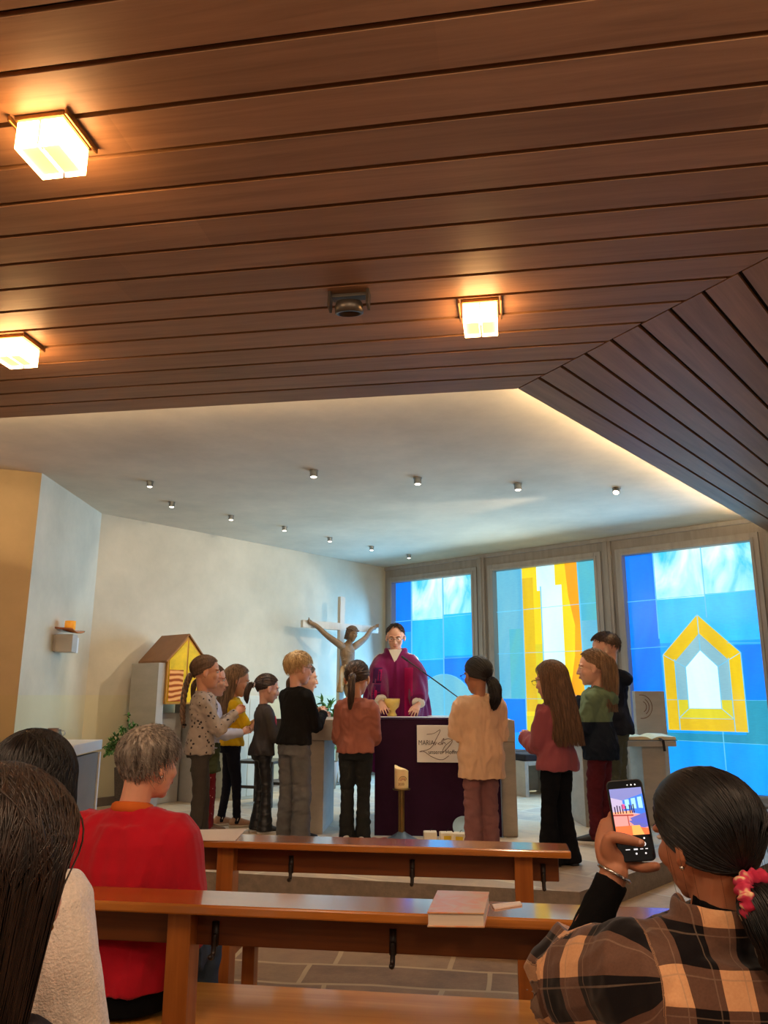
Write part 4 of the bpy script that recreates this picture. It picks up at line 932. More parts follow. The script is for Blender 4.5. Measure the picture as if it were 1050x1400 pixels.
def hair_long(mb, g, L, n=420, r=.013, hl=hairline, part=0., face=62., off=.03, out=.05, wav=.012, back_in=.0, fwd=0.):
    """loose hair falling from a parting; L = how far below the head centre it reaches (head units)"""
    a = np.radians(g.uniform(face, 360 - face, n)); k = 22
    y0 = g.uniform(-.55, .75, n); top = np.stack([np.full(n, part) + g.normal(0, .02, n), y0, np.sqrt(np.clip(1 - y0 ** 2, .2, 1))], -1)
    e = np.radians(g.uniform(84, 100, n)); low = np.stack([np.sin(e) * np.sin(a), np.sin(e) * np.cos(a), np.cos(e)], -1)
    D = slerp_dir(top, low, np.linspace(0, 1, 11)); D /= np.linalg.norm(D, axis=-1)[..., None]
    lay = g.uniform(0, 1, n); o = (off * (.35 + lay))[:, None, None]; P1 = onscalp(D, o)
    end = P1[:, -1].copy(); Ls = L * g.uniform(.86, 1.04, n); t = np.linspace(0, 1, k - 10)[1:][None, :, None]
    z = end[:, None, 2:3] - (Ls + end[:, 2])[:, None, None] * t
    rad = nrm_rows(end[:, :2]); x = end[:, None, :2] * (1 - back_in * t) + rad[:, None] * out * np.sin(t * PI * .8) * lay[:, None, None]
    x = x + np.array([0, fwd]) * t
    x = x + wav * np.sin(t * 9 + g.uniform(0, 6, n)[:, None, None]) * np.array([1, .6])
    tubes(mb, np.concatenate([P1, np.concatenate([x, z], -1)], 1), r, .5)
def nrm_rows(a): return a / (np.linalg.norm(a, axis=-1)[..., None] + 1e-9)
def hair_short(mb, g, n=520, L=.3, r=.012, hl=hairline, whorl=(0, -.55, .85), off=.02, lift=.04, jit=.18):
    ph = g.uniform(0, 2 * PI, n); th = hl(ph) * np.sqrt(g.uniform(.0, 1, n)); A = np.stack([np.sin(th) * np.sin(ph), np.sin(th) * np.cos(ph), np.cos(th)], -1)
    w = nrm(whorl); tg = A - w * (A @ w)[:, None]; tg = tg - A * (tg * A).sum(-1)[:, None]; tg = nrm_rows(tg + g.normal(0, jit, A.shape))
    l = L * g.uniform(.6, 1.1, n); t = np.linspace(0, 1, 7)[None, :, None]; D = A[:, None] + tg[:, None] * t * (l / .4)[:, None, None] * .55; D /= np.linalg.norm(D, axis=-1)[..., None]
    o = (off + g.uniform(0, lift, n))[:, None, None] * (.5 + t); tubes(mb, onscalp(D, o), r, .25)
def tail(mb, g, path, w0, w1, n=120, r=.012, wav=.02):
    """ponytail: a soft core and strands around it, along a path in head units"""
    C = cr(np.array(path, float), 14); W = np.interp(np.linspace(0, 1, 14), [0, .12, .5, .85, 1], [w0 * .6, w0, max(w0, w1), w1 * .8, w1 * .25])
    mb.loft(C, W * .8, seg=10)
    a = g.uniform(0, 2 * PI, n); q = np.sqrt(g.uniform(.3, 1, n)); ph = g.uniform(0, 6, n); t = np.linspace(0, 1, 14)
    X = np.cos(a)[:, None] * W[None] * q[:, None] + wav * np.sin(t * 8 + ph[:, None]); Y = np.sin(a)[:, None] * W[None] * q[:, None]
    T = np.gradient(C, axis=0); T = nrm_rows(T); u = nrm_rows(np.cross(T, (0, 1, .05))); v = np.cross(T, u)
    tubes(mb, C[None] + X[..., None] * u[None] + Y[..., None] * v[None], r, .4)
HAIRM = {}
def hairmat(name, c0, c1, rough=.42):
    if name in HAIRM: return HAIRM[name]
    m, nt, b = nodes(name); v = coords(nt, (60, 60, 5)); nz = N(nt, 'ShaderNodeTexNoise', i_Scale=1.5, i_Detail=4.); nt.links.new(v, nz.inputs['Vector'])
    nt.links.new(ramp(nt, nz.outputs[0], [(.32, c0), (.68, c1)]), b.inputs['Base Color']); b.inputs['Roughness'].default_value = rough; b.inputs['Specular IOR Level'].default_value = .45
    b.inputs['Anisotropic'].default_value = .6; HAIRM[name] = m; return m
H_dkbrown = hairmat('hair dark brown', (32, 22, 17), (84, 60, 46)); H_black = hairmat('hair black', (9, 8, 9), (24, 20, 22)); H_brown = hairmat('hair brown', (66, 44, 30), (122, 88, 60))
H_blond = hairmat('hair blond', (168, 130, 84), (232, 200, 146), .5); H_dkblond = hairmat('hair dark blond', (92, 66, 44), (164, 128, 92)); H_grey = hairmat('hair grey', (74, 64, 56), (186, 176, 164), .5); H_ash = hairmat('hair ash brown', (58, 40, 30), (128, 98, 74))
S_fair = mat('skin fair', (226, 170, 142), .55, var=.06, scale=14., sss=.15); S_warm = mat('skin warm', (206, 146, 112), .55, var=.06, scale=14., sss=.15); S_tan = mat('skin tan', (176, 118, 88), .55, var=.06, scale=14., sss=.15)

class Fig:
    """a person; local +Y is where the body faces"""
    def __init__(s, label, base, azim, H, hh, wide=1., sw=None, group=None, skin=S_fair, nk=1.10):
        s.t = thing('person', base, label, 'person', group, azim); s.H, s.hh, s.az = H, hh, azim; s.S = S = H / 1.5 * wide; s.Sz = H / 1.5
        s.zn = H - hh * nk; s.hip = .485 * H; s.sw = (sw or .128) * S; s.skin = skin; s.base = np.array(base, float)
        s.ua, s.fa, s.hl = .175 * H, .148 * H, .098 * H; s.bend = 0.
    def sec(s, k):                                                        # torso half width, half depth, forward offset at fraction k of hip..neck
        W = np.interp(k, [-.12, .0, .1, .38, .7, .87, .95, 1.], [.125, .137, .135, .110, .130, .128, .09, .055]) * s.S
        D = np.interp(k, [-.12, .0, .1, .38, .7, .87, .95, 1.], [.095, .104, .10, .082, .098, .085, .065, .052]) * s.S
        return W, D, np.interp(k, [0, .1, .4, .75, 1], [-.015, -.015, .0, 0., -.025]) * s.S
    def zk(s, k): return s.hip + (s.zn - s.hip) * k
    def torso(s, mb, k0, k1, add=0., mul=1., n=9, flare=0.):
        ks = np.linspace(k0, k1, n); A = [s.sec(k) for k in ks]; e = np.linspace(1, 0, n) ** 2 * flare
        mb.loft([(0, a[2], s.zk(k)) for a, k in zip(A, ks)], [a[0] * mul + add + f for a, f in zip(A, e)], [a[1] * mul + add + f * .8 for a, f in zip(A, e)], seg=24, ref=(0, 1, 0), cap='flat', power=.9)
    def yoke(s, mb, add=0.):
        S = s.S; z = s.zn; mb.loft([(-s.sw, -.01 * S, z - .07 * S), (-.6 * s.sw, -.018 * S, z - .045 * S), (0, -.02 * S, z - .03 * S), (.6 * s.sw, -.018 * S, z - .045 * S), (s.sw, -.01 * S, z - .07 * S)],
                np.array([.05, .052, .05, .052, .05]) * S + add, np.array([.05, .045, .045, .045, .05]) * S + add, n=14, seg=14, ref=(0, 0, 1))
    def arms(s, R=None, L=None, pole=(.35, -.5, -1.)):
        s.A = {}
        for sd, (W, d, nb) in ((1, R), (-1, L)):
            Sh = np.array([sd * s.sw, -.01 * s.S, s.zn - .075 * s.S]); E, W = ik(Sh, np.array(W), s.ua, s.fa, np.array(pole) * np.array([sd, 1, 1])); s.A[sd] = (Sh, E, W, np.array(d), np.array(nb))
    def hands_together(s, f=.27, drop=.22, gap=.035, up=.35):
        S = s.Sz; z = s.zn - drop * S
        s.arms(*[((sd * (gap + .03) * S, f * S, z), (-sd * .45, .75, up), (sd * .8, .35, .3)) for sd in (1, -1)])
    def legs(s, feet=((.08, 0., 0.), (-.08, 0., 0.))):
        s.F = {}
        for sd, (x, y, a) in ((1, feet[0]), (-1, feet[1])):
            hip = np.array([sd * .068 * s.S, -.01 * s.S, s.hip]); an = np.array([x * s.Sz, y * s.Sz, .055 * s.Sz]); kn = (hip + an) / 2 + np.array([0, .018 * s.Sz, .01]); s.F[sd] = (hip, kn, an, a)
    def sit(s, floor, knee=.40, spread=.10, drop=0.):
        s.F = {}; s.floor = floor; s.hip = floor + .54
        for sd in (1, -1):
            hip = np.array([sd * .075 * s.S, .0, s.hip]); s.F[sd] = (hip, np.array([sd * spread, knee, s.hip + .015]), np.array([sd * (spread + .01), knee - .03, floor + .06]), 0.)
    def settle(s):
        z = s.base[2]; s.t.location.z = 0
        for c in s.t.children: c.location.z += z
    def headpos(s, yaw=0., pitch=0., roll=0., fwd=.01):
        z0 = s.H - s.hh * .72; p = np.array([0, -.02 * s.S + fwd * s.Sz, z0]); R = rot((0, 0, 1), -yaw) @ rot((1, 0, 0), -pitch) @ rot((0, 1, 0), roll)
        s.M = HM(p + R @ np.array([0, .06 * s.hh, .22 * s.hh]), s.hh, yaw, pitch, roll)
    def body(s, voxel=.0055, hand_kw=None, custom=None, legs=True):
        mb = MB(); s.torso(mb, -.05, 1., -.008 * s.S); s.yoke(mb, -.012 * s.S)
        nb_ = hp(s.M, (0, -.13, -.16)); mb.loft([(0, -.022 * s.S, s.zn - .06 * s.S), (0, -.018 * s.S, s.zn), nb_ * .5 + np.array([0, -.018 * s.S, s.zn]) * .5, nb_], np.array([.062, .046, .043, .046]) * s.S * (s.hh / .24) ** .4, n=10, seg=16)
        head(mb, s.M)
        for sd, (Sh, E, W, d, nb) in s.A.items():
            mb.loft([Sh, Sh * .5 + E * .5, E, E * .5 + W * .5, W], np.array([.042, .036, .031, .030, .0235]) * s.S, n=16, seg=12)
            if custom and sd in custom: custom[sd](mb)
            else: hand(mb, W, d, nb, s.hl, sd, **(hand_kw or {}))
        if legs:
            for sd, (hip, kn, an, a) in s.F.items():
                mb.loft([hip, hip * .5 + kn * .5, kn, kn * .6 + an * .4, an], np.array([.062, .056, .040, .036, .026]) * s.S, n=14, seg=12)
                R = rot((0, 0, 1), -a); fd = R @ np.array([0, 1, 0]); mb.loft([an + fd * -.02 * s.Sz - np.array([0, 0, .02 * s.Sz]), an + fd * .05 * s.Sz - np.array([0, 0, .028 * s.Sz]), an + fd * .11 * s.Sz - np.array([0, 0, .034 * s.Sz])], np.array([.028, .03, .026]) * s.Sz, np.array([.028, .022, .013]) * s.Sz, n=8, seg=12, ref=(0, 0, 1))
        s.b = fuse(mb, 'body', s.skin, s.t, voxel, 2)
    def top(s, name, m, hem=.05, loose=.012, sleeve=1., sl_r=(.055, .05, .043, .036), flare=.01, amp=.006, seed=0, collar=True, voxel=.0075, post=None, cuff=None, freq=22., extra=None, mul=1.02):
        """hem: fraction k where it ends; sleeve: how much of the arm is covered (0.5 = to the elbow)"""
        mb = MB(); s.torso(mb, hem, .985, loose * s.S, mul, 11, flare * s.S); s.yoke(mb, loose * .5 * s.S)
        for sd, (Sh, E, W, d, nb) in s.A.items():
            C = cr([Sh - np.array([sd * .02 * s.S, 0, 0]), Sh, Sh * .5 + E * .5, E, E * .5 + W * .5, W], 22); r = np.interp(np.linspace(0, 1, 22), [0, .2, .6, .8, 1], [sl_r[0] * .95, sl_r[0], sl_r[1], sl_r[2], sl_r[3]]) * s.S + loose * .4 * s.S
            n = max(6, int(round(22 * (.2 + .8 * sleeve)))); mb.loft(C[:n], r[:n], seg=16, cap='flat')
        if collar: mb.loft([(.052 * s.S * math.cos(a), -.018 * s.S + .050 * s.S * math.sin(a), s.zn - .012 * s.S + .012 * s.S * -math.sin(a)) for a in np.linspace(0, 2 * PI, 20)], .014 * s.S, n=24, seg=8, cap='flat')
        if extra: extra(mb)
        o = fuse(mb, name, m, s.t, voxel, 5, folds(amp, freq, seed, (1, 1, .75)), post); s.topo = o
        return o
    def trousers(s, name, m, r=(.078, .066, .052, .046, .044), z_end=.03, amp=.005, seed=1, waist=.16, voxel=.0075):
        mb = MB(); s.torso(mb, -.12, waist, .010 * s.S, 1.0, 6)
        for sd, (hip, kn, an, a) in s.F.items():
            e = np.array([an[0], an[1], z_end * s.Sz]); mb.loft([hip + np.array([0, 0, .02]), hip * .5 + kn * .5, kn, kn * .5 + e * .5, e], np.array(r) * s.S, n=18, seg=16, cap='flat')
        return fuse(mb, name, m, s.t, voxel, 5, folds(amp * .75, 15, seed, (1, 1, 2.2)))
    def shoes(s, m, ms, laces=None):
        for sd, (hip, kn, an, a) in s.F.items():
            R = rot((0, 0, 1), -a); z = s.Sz; o = np.array([an[0], an[1], 0])
            f = lambda x, y, h: o + R @ np.array([x * z, y * z, 0]) + np.array([0, 0, h * z])
            mb = MB(); mb.loft([f(0, -.045, .042), f(0, -.01, .05), f(0, .05, .042), f(0, .10, .034), f(0, .15, .026)], np.array([.033, .036, .038, .041, .030]) * z, np.array([.034, .042, .034, .026, .018]) * z, n=14, seg=16, ref=(0, 0, 1))
            mb.loft([f(0, -.02, .05), f(0, -.015, .085)], np.array([.036, .036]) * z, seg=14, cap='flat')
            sh = fuse(mb, 'shoe', m, s.t, .006, 2)
            mb = MB(); C = [(-.03, -.075), (.03, -.075), (.036, 0), (.043, .09), (.034, .15), (.012, .175), (-.012, .175), (-.034, .15), (-.043, .09), (-.036, 0)]
            mb.prism([f(x, y, 0) for x, y in C], (0, 0, .022 * z)); mb.build('sole', ms, sh, bevel=.004)
            if laces:
                mb = MB()
                for k in range(3): mb.loft([f(-.022, .03 + .025 * k, .068 - .01 * k), f(0, .035 + .025 * k, .078 - .01 * k), f(.022, .03 + .025 * k, .068 - .01 * k)], .004 * z, n=8, seg=6)
                mb.loft([f(0, .03, .08), f(.03, .01, .085), f(.045, .0, .065)], .004 * z, n=8, seg=6); mb.loft([f(0, .03, .08), f(-.03, .01, .085), f(-.045, .0, .065)], .004 * z, n=8, seg=6)
                mb.build('lace', laces, sh, smooth=True)
    def hair(s, m, fn, seed=0, hl=hairline, capoff=.012):
        mb = MB(); mb.M = s.M; g = np.random.default_rng(seed); cap(mb, capoff, hl); fn(mb, g); o = mb.build('hair', m, s.t, smooth=True, fix=False); s.h = o; return o
    def band(s, m, p, r, axis, name='hair_tie', tr=.03):
        mb = MB(); mb.M = s.M; ax = nrm(axis); u = nrm(np.cross(ax, (1, .1, .2))); v = np.cross(ax, u)
        mb.loft([np.array(p) + (u * math.cos(a) + v * math.sin(a)) * r for a in np.linspace(0, 2 * PI, 18)], tr, n=26, seg=8, cap='flat'); return mb.build(name, m, s.h, smooth=True)
def place(cx, foot, top, hhpx, z=PZ):
    b = atz(cx, foot, z); T = aty(cx, top, b[1]); H = T[2] - z; dep = (np.array([b[0], b[1], T[2]]) - CAM) @ _fw; return b, H, hhpx * dep / FPX
# ------------------------------------------------------------------ the children
M_sole = mat('pale sole', (196, 184, 168), .7, var=.05); M_dks = mat('dark shoe', (30, 28, 30), .5, var=.1); M_tans = mat('tan suede', (168, 130, 104), .8, var=.1); M_wsh = mat('white shoe', (226, 222, 214), .5, var=.04); M_brs_ = mat('brown shoe', (110, 84, 62), .7, var=.1)
M_elastic = mat('pale hair tie', (226, 206, 196), .7, var=.05); M_dktie = fabric('dark hair tie', (24, 22, 30))
grp = None

# girl in grey printed sweatshirt, braid
b, H, hh = place(268, 1154, 897, 44); f = Fig('girl with a long brown braid in a grey printed sweatshirt, hands raised, leftmost child', b, 74, H, hh, .98, skin=S_warm)
f.legs(((.075, -.03, 8), (-.075, .05, -4))); f.hands_together(.27, .17, .02, .5); f.headpos(4, 3); f.body()
eyes(f.t, f.M); f.trousers('trousers', fabric('washed grey denim', (62, 58, 56), .15), (.082, .07, .058, .054, .052), seed=2)
f.top('sweatshirt', spotted('grey star print', (166, 154, 146), (58, 52, 56), 26., .26), -.06, .020, 1., flare=.004, seed=3, amp=.009)
f.shoes(M_brs_, M_sole)
def fn(mb, g):
    hair_pulled(mb, g, (0.05, -.93, -.42), 280, .013); 
    P = cr([(.02, -.47, -.08), (.0, -.56, -.35), (.0, -.60, -.8), (.02, -.58, -1.3), (.03, -.50, -1.65)], 40); t = np.linspace(0, 1, 40)
    for k in range(3): a = t * 26 + k * 2.094; w = np.interp(t, [0, .1, .8, 1], [.05, .07, .055, .03]); mb.loft(P + np.stack([np.cos(a) * w, np.sin(a * 1) * w * .8, a * 0], -1), np.interp(t, [0, .8, 1], [.055, .05, .03]), seg=8)
f.hair(H_ash, fn, 1); f.band(M_dktie, (.03, -.50, -1.58), .05, (0, .1, 1))

# child behind her
b, H, hh = place(279, 1141, 909, 42); f = Fig('child half hidden behind the girl in grey, olive jacket round the waist', b, 74, H, hh, .95)
f.legs(((.07, 0, 8), (-.07, .03, -4))); f.hands_together(.30, .30, .02, .3); f.headpos(6, 4); f.body(); eyes(f.t, f.M)
f.trousers('trousers', spotted('red floral', (112, 30, 38), (214, 170, 160), 40., .16), (.085, .075, .066, .062, .06), seed=4)
f.top('shirt', spotted('lilac print', (206, 204, 220), (150, 140, 200), 14., .24), .06, .014, 1., seed=5)
mb = MB(); f.torso(mb, -.42, .18, .03 * f.S, 1., 8, .03 * f.S); fuse(mb, 'jacket', fabric('olive jacket', (70, 74, 48)), f.t, .008, 5, folds(.010, 18, 6))
f.shoes(M_brs_, M_sole, M_sole); f.hair(H_brown, lambda mb, g: (hair_pulled(mb, g, (0, -.9, -.2), 220), tail(mb, g, [(0, -.47, -.0), (0, -.6, -.2), (0, -.58, -.7)], .09, .08)), 2)

# girl in yellow
b, H, hh = place(312, 1130, 910, 40); f = Fig('girl with long loose hair in a bright yellow shirt and tan laced shoes', b, 70, H, hh, .95, skin=S_warm)
f.legs(((.06, .07, 6), (-.09, -.06, -10))); f.hands_together(.30, .17, .02, .45); f.headpos(4, 14); f.body(); eyes(f.t, f.M)
f.trousers('trousers', fabric('navy leggings', (24, 24, 34)), (.078, .066, .052, .044, .042), seed=7)
f.top('shirt', fabric('yellow jersey', (232, 180, 22), .06, sheen=.1), .03, .02, .46, (.062, .06, .06, .05), flare=.012, seed=8, amp=.008, mul=1.0)
f.shoes(M_tans, M_sole, M_sole)
f.hair(H_dkblond, lambda mb, g: hair_long(mb, g, 1.5, 460, .013, face=84, out=.02, back_in=.16), 3)

# girl in dark grey top with ponytail
b, H, hh = place(356, 1138, 922, 37); f = Fig('girl with a black ponytail in a dark grey top and flared black trousers', b, 66, H, hh, .92)
f.legs(((.075, .02, 8), (-.075, -.02, -4))); f.hands_together(.27, .25, .02, .2); f.headpos(2, 12); f.body(); eyes(f.t, f.M, brow=(30, 22, 20))
f.trousers('trousers', mat('black satin trousers', (22, 22, 26), .45, var=.1, bump=.1), (.078, .068, .056, .066, .092), seed=9, z_end=.02, amp=.007)
M_dg = fabric('dark grey jersey', (62, 58, 58)); f.top('top', M_dg, -.02, .012, 1., flare=.03, seed=10, amp=.007)
mb = MB(); d_ = f.sec(.6); mb.ell((.02, d_[1] + d_[2] + .012 * f.S, f.zk(.62)), (.07 * f.S, .014, .085 * f.S)); mb.build('pink_print', fabric('pink print', (214, 84, 104)), f.topo, smooth=True)
f.shoes(M_dks, M_wsh); f.hair(H_dkbrown, lambda mb, g: (hair_pulled(mb, g, (0, -.96, -.12), 300), tail(mb, g, [(0, -.48, .02), (0, -.66, .0), (0, -.72, -.35), (0, -.62, -.66)], .10, .12)), 4)
f.band(M_elastic, (0, -.54, .02), .085, (0, 1, 0))

# boy in black
b, H, hh = place(400, 1150, 892, 43); f = Fig('blond boy with glasses in a black sweater and grey jeans, seen from behind', b, 38, H, hh, .98)
f.legs(((.085, .0, 10), (-.085, .0, -10))); f.hands_together(.27, .21, .03, .3); f.headpos(18, 6); f.body(); eyes(f.t, f.M, brow=(150, 116, 76)); specs(f.t, f.M, (104, 92, 84))
f.trousers('jeans', fabric('faded grey jeans', (98, 98, 100), .22, scale=7.), (.094, .086, .080, .080, .084), seed=11, z_end=.02, amp=.009)
f.top('sweater', fabric('black knit', (17, 17, 19)), .04, .018, 1., seed=12)
f.shoes(M_dks, M_sole)
def hlb(phi): return hairline(phi, 52, 80, 112)
f.hair(H_blond, lambda mb, g: hair_short(mb, g, 900, .42, .011, hlb, whorl=(.1, -.5, .87), off=.035, lift=.02, jit=.06), 5, hlb, .035)

# child beyond the boy
b, H, hh = place(411, 1117, 908, 38); f = Fig('child mostly hidden beyond the boy in black, wearing dark sleeves with white flowers', b, 60, H, hh, .95)
f.legs(); f.hands_together(.22, .22, .03, .3); f.headpos(10, 6); f.body(); eyes(f.t, f.M)
f.trousers('trousers', fabric('dark trousers', (34, 34, 40)), seed=13); f.top('blouse', spotted('flower print', (24, 22, 24), (226, 206, 170), 24., .26), .0, .02, 1., (.058, .055, .052, .05), seed=14)
f.shoes(M_dks, M_sole); f.hair(H_brown, lambda mb, g: (hair_pulled(mb, g, (0, -.9, -.2), 220), tail(mb, g, [(0, -.47, -.0), (0, -.6, -.2), (0, -.55, -.6)], .09, .08)), 6)

# girl in dusty pink sweatshirt
b, H, hh = place(485, 1153, 904, 46); f = Fig('girl with a ponytail in a dusty pink sweatshirt and black jeans before the altar', b, 6, H, hh, 1.0, skin=S_warm)
f.legs(((.07, .0, 6), (-.07, .0, -6))); f.hands_together(.24, .26, .04, .3); f.headpos(10, 8); f.body(); eyes(f.t, f.M)
f.trousers('jeans', fabric('black jeans', (32, 34, 36), .2), (.088, .074, .060, .062, .068), seed=15, z_end=.02, amp=.007)
f.top('sweatshirt', fabric('dusty pink fleece', (152, 94, 80), .06), .0, .028, 1., (.064, .062, .056, .046), flare=.0, seed=16, amp=.009, mul=1.03)
f.shoes(M_wsh, M_sole); f.hair(H_dkbrown, lambda mb, g: (hair_pulled(mb, g, (.06, -.98, -.16), 380, .012), tail(mb, g, [(.02, -.49, .0), (.03, -.60, -.06), (.03, -.60, -.5), (.0, -.52, -.95)], .085, .10, 130)), 7)
f.band(M_elastic, (.02, -.53, -.02), .08, (0, 1, .2))

# girl in cream t-shirt
b, H, hh = place(660, 1166, 899, 48); f = Fig('girl with a low black ponytail and glasses in an oversized cream shirt', b, -14, H, hh, 1.04, skin=S_tan)
f.legs(((.07, .0, 6), (-.07, .0, -6))); f.hands_together(.25, .25, .05, .3); f.headpos(-14, 6); f.body(); eyes(f.t, f.M, brow=(20, 16, 16)); specs(f.t, f.M)
f.trousers('trousers', fabric('mauve trousers', (134, 92, 92), .12), (.084, .076, .070, .070, .072), seed=17, amp=.011, z_end=.02)
f.top('shirt', fabric('cream cotton', (222, 182, 148), .05), -.38, .036, .5, (.082, .086, .08, .07), flare=.02, seed=18, amp=.010, mul=1.04)
f.shoes(M_wsh, M_sole); f.hair(H_black, lambda mb, g: (hair_pulled(mb, g, (.12, -.90, -.42), 420, .012, off=.03), tail(mb, g, [(.06, -.47, -.16), (.10, -.60, -.30), (.13, -.62, -.62), (.08, -.54, -.98)], .13, .17, 180, wav=.035)), 8)
f.band(M_dktie, (.08, -.55, -.24), .11, (.1, -.8, -.5), tr=.05)

# girl in rose fleece
b, H, hh = place(766, 1183, 906, 49); f = Fig('girl with very long brown hair in a rose fleece jacket and black flared trousers', b, -38, H, hh, .98)
f.legs(((.085, -.02, 10), (-.075, .03, -8))); f.hands_together(.25, .27, .03, .3); f.headpos(-8, 6); f.body(); eyes(f.t, f.M); specs(f.t, f.M)
f.trousers('trousers', fabric('black flares', (14, 15, 20), .1), (.086, .074, .062, .078, .098), seed=19, z_end=.015, amp=.006)
f.top('fleece_jacket', fabric('rose fleece', (142, 74, 84), .06, sheen=.15), -.10, .026, 1., (.064, .06, .056, .05), flare=.03, seed=20, amp=.009, mul=1.03)
f.shoes(M_dks, M_dks); f.hair(H_brown, lambda mb, g: hair_long(mb, g, 1.72, 620, .013, face=74, out=.05, off=.05, fwd=-.16), 9)

# girl in green and navy hoodie
b, H, hh = place(826, 1153, 890, 46); f = Fig('girl in a green and navy hooded jacket and burgundy trousers, facing left', b, -62, H, hh, 1.0)
f.legs(((.07, -.03, 8), (-.07, .04, -6))); f.hands_together(.27, .22, .03, .4); f.headpos(-14, 4); f.body(); eyes(f.t, f.M)
f.trousers('trousers', fabric('burgundy corduroy', (84, 28, 36), .14), (.088, .078, .066, .058, .056), seed=21, amp=.008)
def hood(mb): mb.loft([(-.09 * f.S, -.05 * f.S, f.zn - .02 * f.S), (-.06 * f.S, -.115 * f.S, f.zn - .055 * f.S), (0, -.135 * f.S, f.zn - .085 * f.S), (.06 * f.S, -.115 * f.S, f.zn - .055 * f.S), (.09 * f.S, -.05 * f.S, f.zn - .02 * f.S)], np.array([.03, .042, .05, .042, .03]) * f.S, n=16, seg=12)
f.top('hooded_jacket', split_z('green over navy', (22, 30, 44), (104, 122, 96), f.zk(.44)), -.20, .030, 1., (.066, .064, .058, .048), flare=.012, seed=22, amp=.010, extra=hood, mul=1.04)
Sh, E, W, d, nb = f.A[-1]; mb = MB(); mb.ell(Sh * .5 + E * .5 + np.array([-.062 * f.S, -.005, 0]), (.008, .03 * f.S, .034 * f.S)); mb.build('sleeve_patch', mat('leather patch', (120, 70, 50), .6), f.topo, smooth=True)
f.shoes(M_dks, M_wsh); f.hair(H_dkblond, lambda mb, g: (hair_pulled(mb, g, (.0, -.88, .42), 320, .012, lambda p: hairline(p) * .9), hair_long(mb, g, 1.25, 260, .012, face=112, off=.04, out=.04), tail(mb, g, [(0, -.40, .30), (.0, -.56, .16), (0, -.60, -.35), (0, -.52, -1.05)], .08, .12)), 10)

# boy behind her
b, H, hh = place(845, 1137, 866, 43); f = Fig('boy with short dark hair in a navy hooded jacket behind the girl in green', b, -58, H, hh, 1.02)
f.legs(); f.hands_together(.25, .26, .03, .3); f.headpos(-20, 10); f.body(); eyes(f.t, f.M, brow=(36, 26, 20))
f.trousers('cargo_trousers', fabric('olive cargo', (84, 84, 68), .14), (.098, .09, .082, .074, .07), seed=23, amp=.011)
f.top('jacket', fabric('navy jacket', (26, 30, 42)), -.02, .034, 1., (.068, .066, .06, .05), seed=24, amp=.010, extra=hood, mul=1.04)
f.shoes(M_dks, M_sole)
def hlb2(phi): return hairline(phi, 46, 78, 112)
f.hair(H_dkbrown, lambda mb, g: hair_short(mb, g, 900, .20, .011, hlb2, off=.035, lift=.015, jit=.1), 11, hlb2, .036)

# ------------------------------------------------------------------ the priest behind the altar
b, H, hh = place(541, 1120, 853, 37); Yp = 8.35; T = aty(539, 853, Yp); b = np.array([aty(541, 900, Yp)[0], Yp, PZ]); H = T[2] - PZ; hh = H / 7.0
f = Fig('priest with glasses in a purple chasuble bending his head over the altar', b, 184, H, hh, 1.0, sw=.135, skin=S_fair)
wl, wr = aty(573, 972, 7.86), aty(521, 968, 7.86)
def toloc(p): v = np.array(p) - f.base; return Rz(-184) @ v
f.legs(); WL, WR = toloc(wl), toloc(wr)
f.arms((WR, (-.25, .8, -.5), (.35, .35, .85)), (WL, (.25, .8, -.5), (-.35, .35, .85)), pole=(.9, -.6, -.5)); f.headpos(0, 19, fwd=.03); f.body(.0055)
eyes(f.t, f.M, brow=(40, 28, 24), down=.02); specs(f.t, f.M, (60, 50, 48))
f.trousers('trousers', fabric('black trousers', (20, 20, 22)), seed=25); f.shoes(M_dks, M_dks)
f.top('alb', M_linen, -.5, .012, .98, (.055, .05, .048, .046), flare=.06, seed=26, collar=True)
M_chas = fabric('purple chasuble', (112, 14, 74), .06, sheen=.2); M_dkp = fabric('dark violet band', (64, 20, 66), .05); M_mag = fabric('magenta band', (166, 22, 84), .05)
S = f.S; mb = MB(); zn = f.zn
mb.loft([(0, .0, f.H * .22), (0, .005, f.H * .40), (0, .01, f.H * .55), (0, .01, zn - .28 * S), (0, 0, zn - .14 * S), (0, -.01, zn - .06 * S), (0, -.02, zn + .015 * S)],
        np.array([.33, .31, .28, .25, .215, .165, .078]) * S, np.array([.21, .20, .185, .165, .14, .105, .07]) * S, n=22, seg=30, cap='flat', power=.85)
for sd in (1, -1):
    Sh, E, W, d, nb = f.A[sd]; e2 = E * .35 + W * .65
    mb.loft([Sh - np.array([sd * .05, 0, 0]), Sh * .5 + E * .5, E, e2, W - (W - E) * .12], np.array([.07, .085, .085, .075, .06]) * S, np.array([.085, .10, .105, .10, .085]) * S, n=16, seg=18, ref=(0, 0, 1), cap='flat')
    mb.loft([E + np.array([0, -.02, -.12 * S]), W * .5 + E * .5 + np.array([0, 0, -.10 * S])], np.array([.05, .03]) * S, np.array([.14, .09]) * S, seg=14, ref=(0, 0, 1))
def vfold(P):
    a = np.arctan2(P[:, 1], P[:, 0]); k = np.clip((zn - P[:, 2]) / .5, 0, 1); return .011 * k * (np.sin(a * 13 + 2 * np.sin(P[:, 2] * 3)) + .5 * np.sin(a * 23 + 1)) + folds(.004, 12, 31)(P)
ch = fuse(mb, 'chasuble', M_chas, f.t, .009, 5, vfold)
